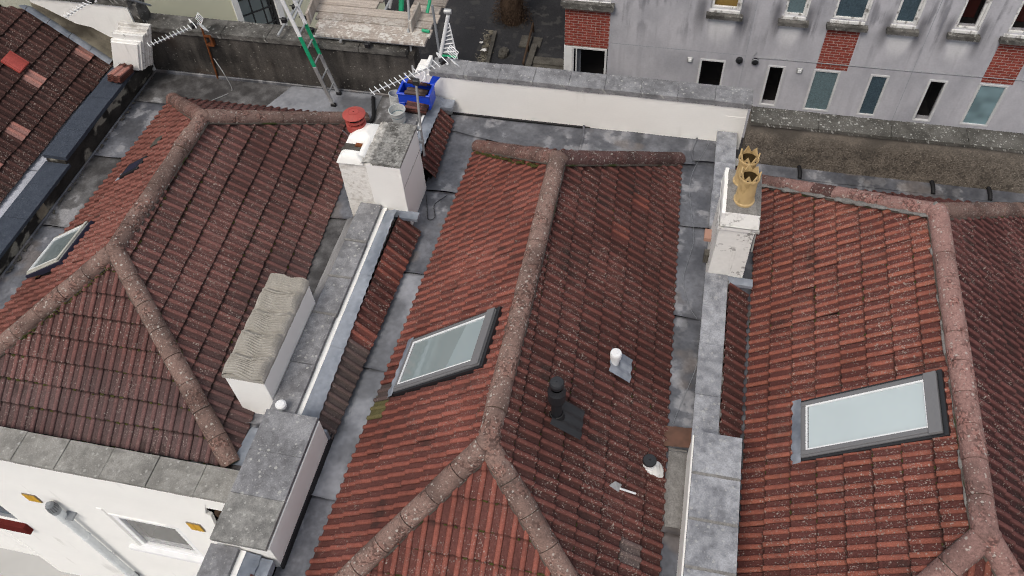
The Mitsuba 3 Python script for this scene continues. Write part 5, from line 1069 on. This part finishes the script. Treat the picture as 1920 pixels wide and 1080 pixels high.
# ---------------------------------------------------------------- the cream house behind
CH = thing('cream_house', 'cream rendered house wall with a white framed window behind the dark parapet', 'house')
cd = V(math.cos(.785), math.sin(.785), 0); cn = V(cd[1], -cd[0], 0); co = V(-9.50, 14.3, -.3)
wt0, wt1, wz0, wz1 = .02, .80, -.80, .60
put(CH, 'wall', poly_plate([(-7, -5.2), (3.4, -5.2), (3.4, 4), (-7, 4)], [[(wt0-.13, wz0-.1), (wt1+.13, wz0-.1), (wt1+.13, wz1+.1), (wt0-.13, wz1+.1)]], co, cd, V(0, 0, 1), cn*1.0, .0001) if False else poly_plate([(-7, -5.2), (3.4, -5.2), (3.4, 4), (-7, 4)], [[(wt0-.13, wz0-.1), (wt1+.13, wz0-.1), (wt1+.13, wz1+.1), (wt0-.13, wz1+.1)]], co - cn*.3, cd, V(0, 0, 1), cn, .3), 'cream_render')
cwk = empty(CH, 'window'); PB_ = lambda a, b, y0, y1, c, d, q=.004: moved(box(a, b, y0, y1, c, d, q), co, cd, -cn, V(0, 0, 1))
put(cwk, 'frame', MB().add(PB_(wt0-.13, wt0, -.06, .10, wz0-.1, wz1+.1)).add(PB_(wt1, wt1+.13, -.06, .10, wz0-.1, wz1+.1)).add(PB_(wt0, wt1, -.05, .10, wz1, wz1+.1)).add(PB_(wt0, wt1, -.05, .10, wz0-.1, wz0)).build(), 'upvc')
put(cwk, 'glazing_bar', MB().add(PB_(wt0+.24, wt0+.27, .06, .09, wz0, wz1)).add(PB_(wt0+.50, wt0+.53, .06, .09, wz0, wz1)).add(PB_(wt0, wt1, .06, .09, wz0+.24, wz0+.27)).add(PB_(wt0, wt1, .06, .09, wz0+.62, wz0+.65)).add(PB_(wt0, wt1, .06, .09, wz0+1.0, wz0+1.03)).add(PB_(wt1-.06, wt1, .05, .09, wz0, wz1)).build(), 'black_plastic')
put(cwk, 'pane', tri([co + cd*a - cn*.085 + V(0, 0, z) for a, z in ((wt0, wz0), (wt1, wz0), (wt1, wz1), (wt0, wz1))], [[0, 1, 2, 3]]), 'glass')
put(cwk, 'interior', moved(room(wt0-.1, wt1+.1, .12, .9, wz0-.1, wz1+.1), co, cd, -cn, V(0, 0, 1)), 'dark_room'); put(cwk, 'blind', PB_(wt0+.02, wt1-.12, .2, .22, wz0+.1, wz1-.02), 'grey_lining')

# ---------------------------------------------------------------- things on the ground behind
tr = thing('tree', 'thick shaggy tree trunk with a skirt of dead stems in the dark yard', 'tree')
trunk = tube(curve([(-5.25, 22.45, GZ-.1), (-5.27, 22.5, -4.6), (-5.32, 22.6, -3.4), (-5.3, 22.7, -1.5)], 6), np.linspace(.36, .26, 19), 18); trunk.vertices += ((meshkit.fbm(trunk.vertices*5, 3, 1)-.5)*.14)[:, None]*V(1, 1, .2)
put(tr, 'trunk', trunk, 'bark', smooth=True)
mb = MB(); g = np.random.default_rng(5)
for _ in range(1500):
    a = g.uniform(0, 2*math.pi); z = GZ + abs(g.normal(0, .42)); r = .30 + g.uniform(0, .38)*max(.1, 1-(z-GZ)/1.3); c = V(-5.28 + r*math.cos(a), 22.45 + r*math.sin(a)*.9, z+.03)
    d = unit(g.normal(0, 1, 3) + V(math.cos(a)*.6, math.sin(a)*.6, -.5))*g.uniform(.05, .14); s = unit(np.cross(d, g.normal(0, 1, 3)))*.010
    mb.add(trimesh.Trimesh([c-s, c+s, c+d], [[0, 1, 2]], process=False))
put(tr, 'dead_stem', mb, 'bark', kind='stuff')
ke = thing('kerb', 'old concrete kerb edging running from the tree trunk to the white parapet', 'kerb')
for k in range(4): put(ke, 'kerb_stone', moved(rough(0, .62, -.055, .055, -.05, .10, .08, .008, seed=420+k), V(-5.65 + .045*k, 21.65 - .64*k, GZ), unit([.07, -1, 0]), unit([1, .07, 0]), V(0, 0, 1)), 'old_concrete', smooth=30)
hr = thing('handrail', 'dark handrail beside the sunken steps', 'handrail'); put(hr, 'rail', tube([(-4.50, 22.0, GZ+.25), (-4.42, 20.0, GZ+.22)], .035, 8), 'bark', smooth=True)
for y in (21.9, 20.9, 20.1): put(hr, 'post', tube([(-4.48+(22-y)*.03, y, GZ), (-4.48+(22-y)*.03, y, GZ+.25)], .03, 6), 'bark')
ks = thing('stone_slab', 'pair of worn stone slabs lying by the handrail', 'slab'); put(ks, 'slab', rough(-4.78, -4.45, 21.05, 21.62, GZ+.004, GZ+.05, .08, .006, seed=430), 'old_concrete', smooth=30); put(ks, 'slab', rough(-4.40, -4.12, 21.1, 21.6, GZ+.004, GZ+.04, .08, .006, seed=431), 'old_concrete', smooth=30)
rk = thing('rock', 'grey broken rock lying on the dark yard between the kerb and the handrail', 'rock'); rm = trimesh.creation.icosphere(3, .2); rm.vertices *= [.8, 1, .6]; rm.vertices += ((meshkit.fbm(rm.vertices*7, 3, 2)-.5)*.25)[:, None]*unit(V(1, 1, 1)); rm.vertices = np.round(rm.vertices*14)/14*.5 + rm.vertices*.5 + V(-5.16, 20.62, GZ+.07); put(rk, '', rm, 'old_concrete')
sp_ = thing('steps', 'sunken concrete steps beside the brick panel of the apartment building', 'steps')
put(sp_, 'side_wall', rough(-4.36, -4.18, 19.4, 21.05, GZ, GZ+.18, .1, .008, seed=440), 'old_concrete', smooth=30)
for k in range(3): put(sp_, 'step', rough(-4.16, -2.95, 20.48-.33*(k+1), 20.48-.33*k, GZ, GZ+.16-.05*k, .1, .006, seed=441+k), 'old_concrete', smooth=30)
lt = MB(); g = np.random.default_rng(8)
for _ in range(420):
    t = g.uniform(0, 1); c = V(-5.82 + .12*t + g.normal(0, .09), 21.75 - 1.75*t, GZ + .012 + g.uniform(0, .03)); s = g.uniform(.012, .035); a = g.uniform(0, 6.28)
    lt.add(tri([c + s*V(math.cos(a), math.sin(a), .2), c + s*V(-math.sin(a), math.cos(a), 0), c - s*V(math.cos(a), math.sin(a), -.2), c + s*V(math.sin(a), -math.cos(a), .1)], [[0, 1, 2, 3]]))
labels['leaf_litter'] = {'label': 'brown and pale leaf litter along the kerb', 'category': 'leaf litter', 'kind': 'stuff'}; put('leaf_litter', '', lt, 'mud_render')
for k, (x, y, s, lab) in enumerate(((-5.97, 21.07, .055, 'white scrap of paper lying alone on the dark yard'), (-5.80, 20.70, .075, 'crumpled pale scraps among the leaf litter'))):
    key = thing('litter', lab, 'litter'); m = trimesh.creation.icosphere(2, s); m.vertices *= [1.2, .8, .35]; m.vertices += ((meshkit.noise(m.vertices*40, k)-.5)*s)[:, None]*V(1, 1, .5) + V(x, y, GZ+.04); put(key, '', m, 'white_rough')
